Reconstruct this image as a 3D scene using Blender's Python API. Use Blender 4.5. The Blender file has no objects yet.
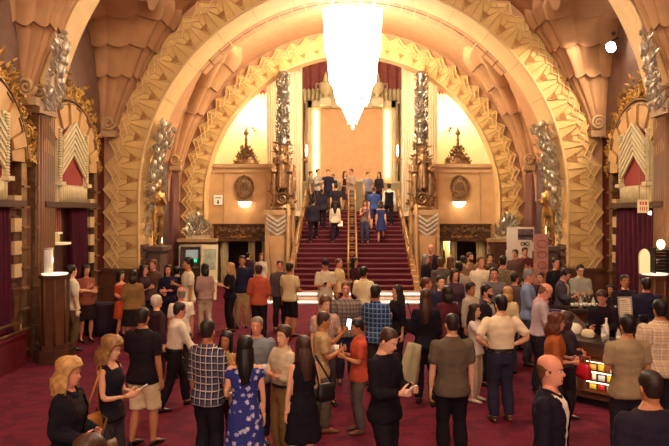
import bpy, math, random
import numpy as np
from mathutils import Vector, Matrix
random.seed(7); rng = np.random.RandomState(11)
SC = bpy.context.scene
COL = SC.collection
PI = math.pi
H = 2.92           # eye height above the lobby carpet
F = 640.0          # focal length in pixels of a 669 px wide frame
# ------------------------------------------------------------------ camera
cam = bpy.data.cameras.new('camera'); camo = bpy.data.objects.new('camera', cam); COL.objects.link(camo)
CX, VP = -0.1, 349.5   # eye a little left of the hall axis
camo.location = (CX, 0, H); camo.rotation_euler = (PI/2, 0, 0)
cam.sensor_width = 36; cam.lens = F/669*36
cam.shift_x = -(VP-334.5)/669; cam.shift_y = -11/669
cam.clip_end = 200
SC.camera = camo
# ------------------------------------------------------------------ world, exposure
w = bpy.data.worlds.new('world'); SC.world = w; w.use_nodes = True
bg = w.node_tree.nodes['Background']; bg.inputs[0].default_value = (1.0, 0.70, 0.62, 1); bg.inputs[1].default_value = 1.8
SC.view_settings.view_transform = 'Standard'; SC.view_settings.look = 'None'
SC.view_settings.exposure = 0.38; SC.view_settings.gamma = 1.0
SC.cycles.use_denoising = True
SC.cycles.max_bounces = 5; SC.cycles.diffuse_bounces = 3; SC.cycles.glossy_bounces = 2; SC.cycles.sample_clamp_indirect = 4.0

# ------------------------------------------------------------------ materials
def lin(c):
    if isinstance(c, str):
        c = c.lstrip('#'); c = [int(c[i:i+2], 16)/255 for i in (0, 2, 4)]
    return tuple((x/12.92 if x <= .04045 else ((x+.055)/1.055)**2.4) for x in c[:3])
MC = {}
def mat(key, col, rough=.65, metal=0., var=0., vs=4., bump=0., bs=40., emit=0., spec=.3, emitcol=None, coat=0.):
    if key in MC: return MC[key]
    m = bpy.data.materials.new(key); m.use_nodes = True; nt = m.node_tree; N = nt.nodes; L = nt.links
    b = N['Principled BSDF']; c = lin(col)
    b.inputs['Base Color'].default_value = (*c, 1); b.inputs['Roughness'].default_value = rough
    b.inputs['Metallic'].default_value = metal; b.inputs['Specular IOR Level'].default_value = spec
    if coat: b.inputs['Coat Weight'].default_value = coat
    if emit:
        b.inputs['Emission Color'].default_value = (*(lin(emitcol) if emitcol else c), 1); b.inputs['Emission Strength'].default_value = emit
    if var or bump:
        tc = N.new('ShaderNodeTexCoord')
    if var:
        n = N.new('ShaderNodeTexNoise'); n.inputs['Scale'].default_value = vs; n.inputs['Detail'].default_value = 4
        L.new(tc.outputs['Object'], n.inputs['Vector'])
        r = N.new('ShaderNodeValToRGB')
        r.color_ramp.elements[0].position = .3; r.color_ramp.elements[1].position = .7
        r.color_ramp.elements[0].color = (*[x*(1-var) for x in c], 1); r.color_ramp.elements[1].color = (*[min(1, x*(1+var)) for x in c], 1)
        L.new(n.outputs[0], r.inputs[0]); L.new(r.outputs[0], b.inputs['Base Color'])
    if bump:
        n2 = N.new('ShaderNodeTexNoise'); n2.inputs['Scale'].default_value = bs; n2.inputs['Detail'].default_value = 3
        L.new(tc.outputs['Object'], n2.inputs['Vector'])
        bp = N.new('ShaderNodeBump'); bp.inputs['Strength'].default_value = bump; bp.inputs['Distance'].default_value = .02
        L.new(n2.outputs[0], bp.inputs['Height']); L.new(bp.outputs[0], b.inputs['Normal'])
    MC[key] = m; return m

def pattern(key, kind, c1, c2, c3=None, scale=1., rough=.8):
    """plaid, floral, camo, stripe, zigzag, carpet : woven or printed cloth"""
    if key in MC: return MC[key]
    m = bpy.data.materials.new(key); m.use_nodes = True; nt = m.node_tree; N = nt.nodes; L = nt.links
    b = N['Principled BSDF']; b.inputs['Roughness'].default_value = rough; b.inputs['Specular IOR Level'].default_value = .2
    tc = N.new('ShaderNodeTexCoord'); sep = N.new('ShaderNodeSeparateXYZ'); L.new(tc.outputs['Object'], sep.inputs[0])
    c1, c2 = lin(c1), lin(c2); c3 = lin(c3) if c3 else c2
    def math_(op, a, bb=None):
        n = N.new('ShaderNodeMath'); n.operation = op
        for i, v in enumerate((a, bb)):
            if v is None: continue
            if isinstance(v, (int, float)): n.inputs[i].default_value = v
            else: L.new(v, n.inputs[i])
        return n.outputs[0]
    def mix(f, a, bb):
        n = N.new('ShaderNodeMix'); n.data_type = 'RGBA'
        if isinstance(f, (int, float)): n.inputs[0].default_value = f
        else: L.new(f, n.inputs[0])
        for i, v in ((6, a), (7, bb)):
            if isinstance(v, tuple): n.inputs[i].default_value = (*v, 1)
            else: L.new(v, n.inputs[i])
        return n.outputs[2]
    if kind in ('plaid', 'stripe'):
        ang = math_('MULTIPLY', math_('ADD', sep.outputs[0], math_('MULTIPLY', sep.outputs[1], .6)), 2*PI/(.085*scale))
        sz = math_('MULTIPLY', sep.outputs[2], 2*PI/(.085*scale))
        fx = math_('GREATER_THAN', math_('SINE', ang), .25); fz = math_('GREATER_THAN', math_('SINE', sz), .25)
        fx2 = math_('GREATER_THAN', math_('SINE', math_('ADD', ang, 2.5)), .9); fz2 = math_('GREATER_THAN', math_('SINE', math_('ADD', sz, 2.5)), .9)
        if kind == 'plaid':
            f = math_('MULTIPLY', math_('ADD', fx, fz), .5)
            out = mix(f, c1, c2); out = mix(math_('MULTIPLY', math_('MAXIMUM', fx2, fz2), .8), out, c3)
        else: out = mix(fx, c1, c2)
    elif kind == 'floral':
        v = N.new('ShaderNodeTexVoronoi'); v.inputs['Scale'].default_value = 11/scale; L.new(tc.outputs['Object'], v.inputs['Vector'])
        n = N.new('ShaderNodeTexNoise'); n.inputs['Scale'].default_value = 40/scale; L.new(tc.outputs['Object'], n.inputs['Vector'])
        d = math_('ADD', v.outputs['Distance'], math_('MULTIPLY', math_('SUBTRACT', n.outputs[0], .5), .5))
        out = mix(math_('LESS_THAN', d, .33), c1, c2); out = mix(math_('LESS_THAN', d, .12), out, c3)
    elif kind == 'camo':
        n = N.new('ShaderNodeTexNoise'); n.inputs['Scale'].default_value = 14/scale; n.inputs['Detail'].default_value = 2; L.new(tc.outputs['Object'], n.inputs['Vector'])
        out = mix(math_('GREATER_THAN', n.outputs[0], .52), c1, c2); out = mix(math_('GREATER_THAN', n.outputs[0], .6), out, c3)
    elif kind == 'zigzag':
        tri = math_('PINGPONG', sep.outputs[0], .03*scale)
        f = math_('GREATER_THAN', math_('SINE', math_('MULTIPLY', math_('ADD', sep.outputs[2], tri), 2*PI/(.06*scale))), 0.)
        out = mix(f, c1, c2)
    elif kind == 'carpet':
        n = N.new('ShaderNodeTexNoise'); n.inputs['Scale'].default_value = 3.; n.inputs['Detail'].default_value = 6; L.new(tc.outputs['Object'], n.inputs['Vector'])
        v = N.new('ShaderNodeTexVoronoi'); v.inputs['Scale'].default_value = 3.2; L.new(tc.outputs['Object'], v.inputs['Vector'])
        w1 = N.new('ShaderNodeTexWave'); w1.wave_type = 'RINGS'; w1.inputs['Scale'].default_value = 1.1; w1.inputs['Distortion'].default_value = 9; w1.inputs['Detail'].default_value = 3
        L.new(tc.outputs['Object'], w1.inputs['Vector'])
        out = mix(math_('MULTIPLY', w1.outputs[1], .3), c1, c2)
        out = mix(math_('MULTIPLY', math_('GREATER_THAN', n.outputs[0], .53), .7), out, c3)
        n3 = N.new('ShaderNodeTexNoise'); n3.inputs['Scale'].default_value = 180; L.new(tc.outputs['Object'], n3.inputs['Vector'])
        bp = N.new('ShaderNodeBump'); bp.inputs['Strength'].default_value = .5; bp.inputs['Distance'].default_value = .01; L.new(n3.outputs[0], bp.inputs['Height']); L.new(bp.outputs[0], b.inputs['Normal'])
    L.new(out, b.inputs['Base Color'])
    MC[key] = m; return m

# ------------------------------------------------------------------ mesh collecting
class MB:
    def __init__(s): s.v = []; s.f = []; s.mi = []; s.sm = []
    def add(s, verts, faces, mi=0, sm=False):
        b = len(s.v); s.v.extend([tuple(float(q) for q in p) for p in verts])
        for f in faces: s.f.append(tuple(b+i for i in f))
        s.mi.extend([mi]*len(faces)); s.sm.extend([sm]*len(faces)); return s
    def join(s, o, M=None, mi=None, flip=False):
        vs = o.v if M is None else [tuple(M @ Vector(p)) for p in o.v]
        b = len(s.v); s.v.extend(vs)
        for f in o.f: s.f.append(tuple(b+i for i in (reversed(f) if flip else f)))
        s.mi.extend(o.mi if mi is None else [mi]*len(o.f)); s.sm.extend(o.sm); return s
    def box(s, x0, x1, y0, y1, z0, z1, mi=0, bev=0.):
        if bev:
            q = bev; vs = []; 
            for z, i in ((z0, q), (z0+q, 0), (z1-q, 0), (z1, q)):
                vs += [(x0+i+q*(i == 0), y0+i, z), (x1-i-q*(i == 0), y0+i, z), (x1-i, y0+i+q*(i == 0), z), (x1-i, y1-i-q*(i == 0), z), (x1-i-q*(i == 0), y1-i, z), (x0+i+q*(i == 0), y1-i, z), (x0+i, y1-i-q*(i == 0), z), (x0+i, y0+i+q*(i == 0), z)]
            fs = [tuple(range(7, -1, -1)), tuple(range(24, 32))]
            for k in range(3):
                for j in range(8): fs.append((k*8+j, k*8+(j+1) % 8, k*8+8+(j+1) % 8, k*8+8+j))
            return s.add(vs, fs, mi)
        vs = [(x0, y0, z0), (x1, y0, z0), (x1, y1, z0), (x0, y1, z0), (x0, y0, z1), (x1, y0, z1), (x1, y1, z1), (x0, y1, z1)]
        return s.add(vs, [(3, 2, 1, 0), (4, 5, 6, 7), (0, 1, 5, 4), (1, 2, 6, 5), (2, 3, 7, 6), (3, 0, 4, 7)], mi)
    def obox(s, M, sx, sy, sz, mi=0):
        """box of full size sx,sy,sz centred at the origin of matrix M"""
        t = MB().box(-sx/2, sx/2, -sy/2, sy/2, -sz/2, sz/2); return s.join(t, M, mi)
    def prism(s, poly, d0, d1, fn, mi=0, sm=False):
        """poly of (a,b), fn(a,b,d)->xyz"""
        n = len(poly); vs = [fn(a, b, d0) for a, b in poly]+[fn(a, b, d1) for a, b in poly]
        fs = [tuple(range(n-1, -1, -1)), tuple(range(n, 2*n))]+[(i, (i+1) % n, n+(i+1) % n, n+i) for i in range(n)]
        return s.add(vs, fs, mi, sm)
    def grid(s, fn, nu, nv, mi=0, sm=True, flip=False, thick=None):
        vs = [fn(i/nu, j/nv) for j in range(nv+1) for i in range(nu+1)]; W = nu+1
        fs = []
        for j in range(nv):
            for i in range(nu):
                q = (j*W+i, j*W+i+1, (j+1)*W+i+1, (j+1)*W+i); fs.append(q[::-1] if flip else q)
        return s.add(vs, fs, mi, sm)
    def loft(s, rings, mi=0, sm=True, cap=True, closed=True):
        n = len(rings[0]); vs = [p for r in rings for p in r]; fs = []
        for k in range(len(rings)-1):
            for j in range(n if closed else n-1):
                fs.append((k*n+j, k*n+(j+1) % n, (k+1)*n+(j+1) % n, (k+1)*n+j))
        if cap: fs += [tuple(range(n-1, -1, -1)), tuple((len(rings)-1)*n+j for j in range(n))]
        return s.add(vs, fs, mi, sm)
    def lathe(s, prof, c=(0, 0, 0), n=20, mi=0, sm=True, sx=1., sy=1.):
        return s.loft([[(c[0]+r*sx*math.cos(2*PI*j/n), c[1]+r*sy*math.sin(2*PI*j/n), c[2]+z) for j in range(n)] for r, z in prof], mi, sm)
    def tube(s, pts, rad, n=10, mi=0, sm=True, cap=True, flat=1.):
        pts = [Vector(p) for p in pts]; rings = []; up = Vector((0, 0, 1)); prev = None
        if isinstance(rad, (int, float)): rad = [rad]*len(pts)
        for i, p in enumerate(pts):
            t = (pts[min(i+1, len(pts)-1)]-pts[max(i-1, 0)]);  t = t.normalized() if t.length > 1e-9 else Vector((0, 0, 1))
            if prev is None:
                a = t.cross(Vector((0, 1, 0))) if abs(t.y) < .9 else t.cross(Vector((1, 0, 0)))
            else: a = prev-t*prev.dot(t)
            a.normalize(); b = t.cross(a); prev = a
            rings.append([tuple(p+(a*math.cos(2*PI*j/n)+b*(flat*math.sin(2*PI*j/n)))*rad[i]) for j in range(n)])
        return s.loft(rings, mi, sm, cap)
    def ell(s, c, r, M=None, nu=12, nv=8, mi=0):
        rings = []
        for k in range(nv+1):
            e = -PI/2+PI*k/nv; ce = max(math.cos(e), .02)
            rings.append([Vector((r[0]*ce*math.cos(2*PI*j/nu), r[1]*ce*math.sin(2*PI*j/nu), r[2]*math.sin(e))) for j in range(nu)])
        C = Vector(c); rings = [[tuple(C+((M @ p) if M is not None else p)) for p in q] for q in rings]
        return s.loft(rings, mi, True)
    def leaf(s, c, d, n, L, W, T=.03, mi=0):
        """pointed carved leaf from c along d, facing n"""
        c = Vector(c); d = Vector(d).normalized(); n = Vector(n); n = (n-d*n.dot(d)).normalized(); q = d.cross(n)
        vs = [c, c+d*L*.4+q*W/2, c+d*L+n*T*1.2, c+d*L*.4-q*W/2, c+d*L*.45+n*T, c+d*L*.1+n*T*.5]
        return s.add(vs, [(0, 1, 5), (5, 1, 4), (1, 2, 4), (4, 2, 3), (5, 4, 3), (0, 5, 3), (0, 3, 2, 1)], mi, False)
    def scroll(s, c, R, r, fn, turns=2.2, sgn=1, mi=0, a0=0.):
        """spiral volute: fn(a,b) maps the scroll plane to space"""
        pts = []; n = int(turns*14)
        for i in range(n+1):
            t = i/n; a = a0+sgn*2*PI*turns*t; q = R*(1-.86*t); pts.append(fn(c[0]+q*math.cos(a), c[1]+q*math.sin(a)))
        return s.tube(pts, [r*(1-.4*i/n) for i in range(n+1)], 7, mi)
    def build(s, name, mats, parent=None, loc=None):
        me = bpy.data.meshes.new(name); me.from_pydata(s.v, [], s.f)
        if not isinstance(mats, (list, tuple)): mats = [mats]
        for m in mats: me.materials.append(m)
        me.polygons.foreach_set('material_index', s.mi); me.polygons.foreach_set('use_smooth', s.sm); me.update()
        o = bpy.data.objects.new(name, me); COL.objects.link(o)
        if parent is not None: o.parent = parent
        if loc is not None: o.location = loc
        return o
def tag(o, label=None, cat=None, group=None, kind=None):
    if label: o['label'] = label
    if cat: o['category'] = cat
    if group: o['group'] = group
    if kind: o['kind'] = kind
    return o
def empty(name, loc=(0, 0, 0), rz=0., label=None, cat=None, group=None):
    o = bpy.data.objects.new(name, None); COL.objects.link(o); o.location = loc; o.rotation_euler = (0, 0, rz); o.empty_display_size = .2
    return tag(o, label, cat, group)
def struct(o, label=None): return tag(o, label, None, None, 'structure')
def light(name, kind, loc, energy, col, size=.2, parent=None, rot=None, sy=None, spot=None):
    l = bpy.data.lights.new(name, kind); l.energy = energy; l.color = col
    if kind == 'AREA':
        l.size = size
        if sy: l.shape = 'RECTANGLE'; l.size_y = sy
    else: l.shadow_soft_size = size
    if spot: l.spot_size = spot; l.spot_blend = .6
    o = bpy.data.objects.new(name, l); COL.objects.link(o); o.location = loc
    if rot: o.rotation_euler = rot
    if parent is not None: o.parent = parent
    return o
def X(px, Y): return CX+(px-VP)/F*Y
def Z(py, Y): return H+(212-py)/F*Y
WARM = (1.0, .76, .50)
# ================================================================== palette of the building
m_cream = mat('cream_plaster', '#d0aa68', .7, var=.10, vs=2.5, bump=.15, bs=30)
m_cream2 = mat('cream_plaster_soffit', '#dcb578', .65, var=.08, vs=2)
m_line = mat('incised_line', '#b08850', .7)
m_inlay = mat('brown_painted_inlay', '#a06c38', .7, var=.1)
m_zig = mat('pale_zigzag_moulding', '#d9b47c', .6)
m_vault = mat('brown_vault_plaster', '#ae8056', .75, var=.16, vs=1.4, bump=.2, bs=22)
m_vault2 = mat('tan_vault_plaster', '#b58656', .75, var=.12, vs=1.6, bump=.2, bs=22)
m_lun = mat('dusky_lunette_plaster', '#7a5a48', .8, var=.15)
m_rib = mat('pale_rib_plaster', '#e6c084', .6, var=.06)
m_stone = mat('tan_stone', '#bd9464', .6, var=.10, vs=3)
m_stone2 = mat('carved_tan_stone', '#b08c60', .6, var=.12, vs=5)
m_wood = mat('dark_walnut', '#4a2a1a', .45, var=.25, vs=6, spec=.4)
m_wood2 = mat('brown_panel_wood', '#5c3620', .5, var=.25, vs=5)
m_wallred = mat('red_brown_wall', '#6a2c20', .75, var=.2, vs=2)
m_pillar = mat('reeded_brown_pillar', '#7c5638', .5, var=.12, vs=3)
m_pil2 = mat('grey_brown_pilaster', '#5e463c', .6, var=.12)
m_silver = mat('aged_silver_leaf', '#c6baa2', .38, .6, var=.25, vs=14)
m_gold = mat('gilded_plaster', '#bc9044', .42, .45, var=.3, vs=10)
m_bronze = mat('dark_bronze_gilt', '#8c6c4c', .36, .65, var=.35, vs=9)
m_brass = mat('polished_brass', '#a8825a', .42, .7)
m_ivory = mat('ivory_lacquer', '#d4c294', .5, var=.08, vs=8)
m_redcl = mat('crimson_backing_cloth', '#983a32', .8, var=.1)
m_curt = mat('plum_velvet_curtain', '#4a0d22', .85, var=.2, vs=5)
m_maroon = mat('maroon_drapery', '#96524a', .8, var=.15)
m_carpet = pattern('burgundy_patterned_carpet', 'carpet', '#661a2c', '#7a283a', '#4e1428', rough=.95)
m_stair = mat('stair_carpet_crimson', '#560f20', .9, var=.12, vs=8)
m_nose = mat('stair_nosing_worn_carpet', '#7e4a4c', .85)
m_marble = mat('pale_marble', '#a88a72', .4, var=.1)
m_dark = mat('dark_void', '#140a08', .9)
m_black = mat('black_plastic', '#17110f', .45)
m_white = mat('white_paper', '#efe6d2', .7)
m_peach = mat('peach_painted_panel', '#e2ae7c', .7, var=.10, vs=3)
m_pale = mat('pale_yellow_plaster', '#dcc8a0', .75, var=.06, vs=2)
m_glassw = mat('frosted_glass', '#efe4cc', .2, spec=.5)
XW = 6.64
# ------------------------------------------------------------------ floor and outer walls
struct(MB().box(-9, 9, -4, 36, -.2, 0).build('floor', m_carpet), 'burgundy patterned carpet of the lobby')
for sg, nm in ((-1, 'wall_left'), (1, 'wall_right')):
    b = MB(); x0, x1 = sorted((sg*XW, sg*(XW+.4)))
    b.box(x0, x1, -4, 25.1, 0, 12)
    struct(b.build(nm, m_wallred))
struct(MB().box(-7, 7, 31, 31.4, 0, 13).build('wall_far', m_pale))

# ------------------------------------------------------------------ the two ornamented arches
def arch_path(Rin, Rout, zc, zb):
    w_ = Rout-Rin; leg = zc-zb
    def pt(s, o, d, Y):
        """s runs along the mid line, o from inner 0 to outer 1, d towards the camera"""
        Rm = (Rin+Rout)/2; L = 2*leg+PI*Rm; r = Rin+o*w_
        if s < leg: return (-r, Y-d, zb+s)
        if s > L-leg: return (r, Y-d, zb+(L-s))
        th = PI-(s-leg)/Rm
        return (r*math.cos(th), Y-d, zc+r*math.sin(th))
    return pt, leg, 2*leg+PI*(Rin+Rout)/2
def arch(name, Y, Rin, Rout, zc, zb, step, depth, label):
    pt, leg, L = arch_path(Rin, Rout, zc, zb); n = int(round(L/step)); step = L/n
    root = empty(name, (0, Y, zb)); struct(root, label)
    up = lambda b, nm, m: (lambda o: (setattr(o, 'location', (0, -Y, -zb)), o)[1])(b.build(nm, m, root))
    # pleated fan facets with a toothed outer edge
    b = MB(); vs = []; fs = []; s_w = Rout-Rin
    for i in range(n):
        s = i*step
        A, V, T = (s, 0.0), (s, .86), (s+step/2, 1.0)
        P = [pt(s, .0, .02, Y), pt(s, .30, .03, Y), pt(s, .60, .03, Y), pt(s, .74, .03, Y),
             pt(s+step/2, .0, .03, Y), pt(s+step/2, .35, .065, Y), pt(s+step/2, .74, .085, Y), pt(s+step/2, 1.0, .04, Y)]
        vs += P
    P = [pt(L, o, d, Y) for o, d in ((0, .02), (.30, .03), (.60, .03), (.74, .03))]+[pt(L, 0, 0, Y)]*4
    vs += P
    for i in range(n):
        k = 8*i; q = k+8
        for r in range(3):
            fs += [(k+r, k+4+r, k+5+r, k+r+1)[::-1], (k+4+r, q+r, q+r+1, k+5+r)[::-1]]
    b.add(vs, fs, 0, False); up(b, 'fan_facet_band', m_cream)
    # backing slab: front plate, soffit and outer rim
    b = MB(); N = 140
    def gf(u, v):
        s = u*L
        return [pt(s, 0, 0, Y), pt(s, 0, -depth, Y), pt(s, .72, -depth, Y), pt(s, .72, .0, Y), pt(s, 0, 0, Y)][int(round(v*4))]
    b.grid(gf, N, 4, 0, False); up(b, 'soffit', m_cream2)
    # soffit joints
    b = MB()
    nb = max(8, n//2)
    for i in range(nb+1):
        s = L*i/nb
        e = .012
        b.add([pt(max(0, s-e), -.012, -.02, Y), pt(min(L, s+e), -.012, -.02, Y), pt(min(L, s+e), -.012, -depth, Y), pt(max(0, s-e), -.012, -depth, Y)], [(0, 1, 2, 3)], 0)
    up(b, 'soffit_joint_lines', m_stone)
    # dark triangles set between the fans
    b = MB()
    for i in range(1, n):
        s = i*step; t = step*.20
        b.add([pt(s, .16, .045, Y), pt(s+t, .36, .065, Y), pt(s-t, .36, .065, Y), pt(s, .30, .02, Y)], [(0, 2, 1), (0, 1, 3), (0, 3, 2)], 0)
    up(b, 'triangle_inlays', m_inlay)
    # two interlaced zigzag ribbons along the outer edge
    b = MB()
    for o0, o1, d in ((.55, .78, .10), (.77, .57, .10), (.745, 1.0, .06)):
        pts = []
        for i in range(2*n+1): pts.append(pt(min(L, i*step/2), o0 if i % 2 == 0 else o1, d, Y))
        b.tube(pts, .020, 5, 0, False)
    pts = [pt(L*i/160, .02, .05, Y) for i in range(161)]; b.tube(pts, .04, 6)
    c = MB()       # incised outlines between the facets
    for i in range(n):
        s = i*step
        for q in ([(s+step/2, .02, .045), (s+step/2, .35, .075), (s+step/2, .56, .09)], [(s+step*.20, .36, .075), (s+step*.36, .56, .09)], [(s+step*.80, .36, .075), (s+step*.64, .56, .09)], [(s, .03, .035), (s, .16, .05)], [(s, .03, .035), (s+step*.20, .36, .07)], [(s+step, .03, .035), (s+step*.80, .36, .07)], [(s, .36, .045), (s, .56, .045)]):
            c.tube([pt(a_, o_, d_, Y) for a_, o_, d_ in q], .009, 5, 0, False)
    up(c, 'facet_outlines', m_line)
    up(b, 'zigzag_moulding', m_zig)
    return root
arch('archway', 17.0, 5.67, 6.62, 3.32, 1.43, .585, 1.15, 'near cream plaster arch with folded fan facets and zigzag edge')
arch('archway', 24.5, 5.63, 6.52, 3.30, 1.35, .56, .6, 'far cream plaster arch framing the staircase')
# pier plinths below the arches
for sg in (-1, 1):
    for Y, zt in ((17.0, 1.43), (24.5, 1.35)):
        b = MB(); x0, x1 = sorted((sg*5.55, sg*6.64))
        b.box(x0, x1, Y-.28, Y+.6, .18, zt-.08, 0); b.box(x0-.03, x1+.03, Y-.33, Y+.62, 0, .18, 0); b.box(x0-.03, x1+.03, Y-.32, Y+.62, zt-.08, zt, 0)
        for k in range(3):
            a = x0+.08+k*(x1-x0-.1)/3; b.box(a, a+(x1-x0)/3-.14, Y-.31, Y-.27, .3, zt-.2, 0)
        struct(b.build('pier_base_trim', m_wood2))
# coffered inner rib right behind the near arch crown
b = MB(); 
for i in range(25):
    t0, t1 = PI*(.22+.56*i/25), PI*(.22+.56*(i+.9)/25)
    for Ya, Yb in ((18.17, 18.6), (18.65, 19.05)):
        r0, r1 = 5.72, 6.1
        P = [(r*math.cos(t), Yq, 3.32+r*math.sin(t)) for r in (r0, r1) for Yq in (Ya, Yb) for t in (t0, t1)]
        b.add(P, [(0, 1, 3, 2), (4, 6, 7, 5), (0, 4, 5, 1), (2, 3, 7, 6), (0, 2, 6, 4), (1, 5, 7, 3)])
r_ = MB(); r_.grid(lambda u, v: (6.05*math.cos(PI*(.22+.56*u)), 18.15+.95*v, 3.32+6.05*math.sin(PI*(.22+.56*u))), 60, 1)
o = b.build('coffered_rib_beam', mat('coffer_stone', '#a8784e', .7, var=.2, vs=3)); struct(o)
struct(r_.build('coffered_rib_backing_trim', m_inlay))

# ------------------------------------------------------------------ vaults: fluted fans in overlapping scalloped tiers
def fan(sg, Yp, dy, R, zc, half, z0, z1, nt, m, reach=0.):
    b = MB(); NU = 40; nf = 10
    cuts = [0, .50, .73, .92, 1.10]
    for k in range(nt):
        za, zb_ = z0+(z1-z0)*cuts[k], z0+(z1-z0)*cuts[k+1]
        def fn(u, v, za=za, zb_=zb_, k=k):
            ang = u*PI/2; fl = abs(math.sin(nf*ang*2*.5*1.0+.0))
            z = za-.10*fl*(1-v)+(zb_-za+.06)*v
            zz = min(max(z, z0), z1)
            ax = R-math.sqrt(max(R*R-(zz-zc)**2, 0)); q = (zz-z0)/(z1-z0)
            az = half*(1-math.sqrt(max(0, 1-min(q, 1)**2)))*.985+.22
            ax = ax+.12+reach
            ov = .09*(1-v)**2*(k > 0)+.05
            p = 2.0+6*q**1.5
            c_, s_ = math.cos(ang), math.sin(ang)
            rr = 1/((c_**p+s_**p)**(1/p)) if c_ > 1e-6 and s_ > 1e-6 else 1.
            g = 1+.10*(fl-.5)*min(1, .5+q)
            return (sg*(R-(ax*g+ov)*rr*c_), Yp+dy*(az*g+ov)*rr*s_, z)
        b.grid(fn, NU*2, 5, 0, True, flip=(sg*dy > 0))
        # rim lip of the tier
        b.grid(lambda u, v, fn=fn: (lambda p, q: tuple(p[i]+(q[i]-p[i])*v for i in range(3)))(fn(u, 0), (fn(u, 0)[0]+sg*.14, fn(u, 0)[1]-dy*.14, fn(u, 0)[2]+.02)), NU*2, 1, 0, False)
    return b
def barrel(Ya, Yb, R, zc, za, n):
    b = MB(); t0 = math.asin((za-zc)/R)
    for sg in (-1, 1):
        for k in range(n):
            ta, tb = t0+(PI/2-t0)*k/n, t0+(PI/2-t0)*(k+1)/n
            def fn(u, v, ta=ta, tb=tb, k=k):
                Y = Ya+(Yb-Ya)*u; fl = abs(math.sin(u*PI*5))
                t = ta-.02*fl*(1-v)+(tb-ta)*v+.008*v; r = R-.03-.16*(1-v)**1.5*(k > 0)-.05*fl*(1-v)
                return (sg*r*math.cos(t), Y, zc+r*math.sin(t))
            b.grid(fn, 60, 5, 0, True)
    return b
vault_bays = ((8.6, 13.0, 6.85, 3.6, 4.95, 8.3, 2.2), (13.5, 17.02, 6.66, 3.32, 4.95, 8.0, 1.78), (18.5, 24.52, 6.66, 3.32, 4.6, 8.2, 2.6))
for (Ya, Yb, R, zc, z0, z1, half) in vault_bays:
    for sg in (-1, 1):
        struct(fan(sg, (Yb if Yb < 20 else 22.75)-.02, -1, R, zc, half, z0, z1, 4, m_vault, 0 if Yb < 20 else .38).build('ceiling', m_vault))
    if Yb < 20: struct(barrel(Ya, Yb, R, zc, z1-.1, 4).build('ceiling', m_vault))
# plain archivolt in front of the far arch
struct(MB().grid(lambda u, v: (6.6*math.cos(PI*u), 18.15+6.4*v, 3.3+6.6*math.sin(PI*u)), 90, 1).build('ceiling', mat('plain_vault_band', '#b8875e', .75, var=.1)))
for Yq in (17.06, 24.56):       # plaster ring behind the toothed edges
    struct(MB().grid(lambda u, v: ((6.15+.9*v)*math.cos(PI*u), Yq, 3.31+(6.15+.9*v)*math.sin(PI*u)), 90, 1).build('ceiling', MC['plain_vault_band']))
    for sg in (-1, 1): struct(MB().box(min(sg*6.15, sg*6.7), max(sg*6.15, sg*6.7), Yq, Yq+.04, 1.3, 3.32).build('pier_wall', MC['plain_vault_band']))
for sg in (-1, 1):      # scrolled corbels under the fans
    for Yq, zq, xq in ((16.85, 5.25, 6.42), (22.5, 4.75, 6.2), (12.75, 5.4, 6.5)):
        b = MB(); b.scroll((sg*xq, zq), .2, .05, lambda a, c: (a, Yq-.1, c), 2.0, sg); b.box(sg*xq-.2, sg*xq+.2, Yq-.12, Yq+.1, zq-.36, zq-.2)
        struct(b.build('corbel_trim', m_stone2))
# closure behind the far arch: alcove ceiling and sides
struct(MB().box(-7, 7, 25.1, 31.4, 12.4, 12.6).build('ceiling', m_pale))
b = MB()
b.grid(lambda u, v: (6.64*math.cos(PI*u), 8.6-12.6*v, 3.6+6.64*math.sin(PI*u)), 40, 3)
struct(b.build('ceiling', m_vault2))
for sg in (-1, 1):
    x0, x1 = sorted((sg*5.75, sg*6.9)); struct(MB().box(x0, x1, 25.1, 31, 0, 12.4).build('wall_alcove', m_pale))
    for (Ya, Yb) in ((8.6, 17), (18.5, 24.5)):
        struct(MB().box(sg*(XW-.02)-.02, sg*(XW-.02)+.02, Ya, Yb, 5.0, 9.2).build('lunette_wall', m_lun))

# ------------------------------------------------------------------ front ribs on the reeded pillars
b = MB(); R0, zc0, Yr = 6.38, 4.12, 13.0
def rib(u, v):
    t = .17+(PI-.34)*u; P = [(R0, 0), (R0+.30, 0), (R0+.30, .7), (R0, .7), (R0, 0)][int(round(v*4))]
    return (P[0]*math.cos(t), Yr+P[1], zc0+P[0]*math.sin(t))
b.grid(rib, 90, 4, 0, False)
for k in (.0, .30): b.tube([((R0+k)*math.cos(.17+(PI-.34)*i/90), Yr-.01, zc0+(R0+k)*math.sin(.17+(PI-.34)*i/90)) for i in range(91)], .035, 6)
for j in range(11, 80):       # lapped scale edges across the rib
    if j % 9 == 0:
        t = PI*j/90; n_ = 12
        b.tube([((R0+.30*i/n_)*math.cos(t+.012*abs(math.sin(PI*3*i/n_))), Yr-.015, zc0+(R0+.30*i/n_)*math.sin(t+.012*abs(math.sin(PI*3*i/n_)))) for i in range(n_+1)], .022, 5)
struct(b.build('ceiling_rib_beam', m_rib))
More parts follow.
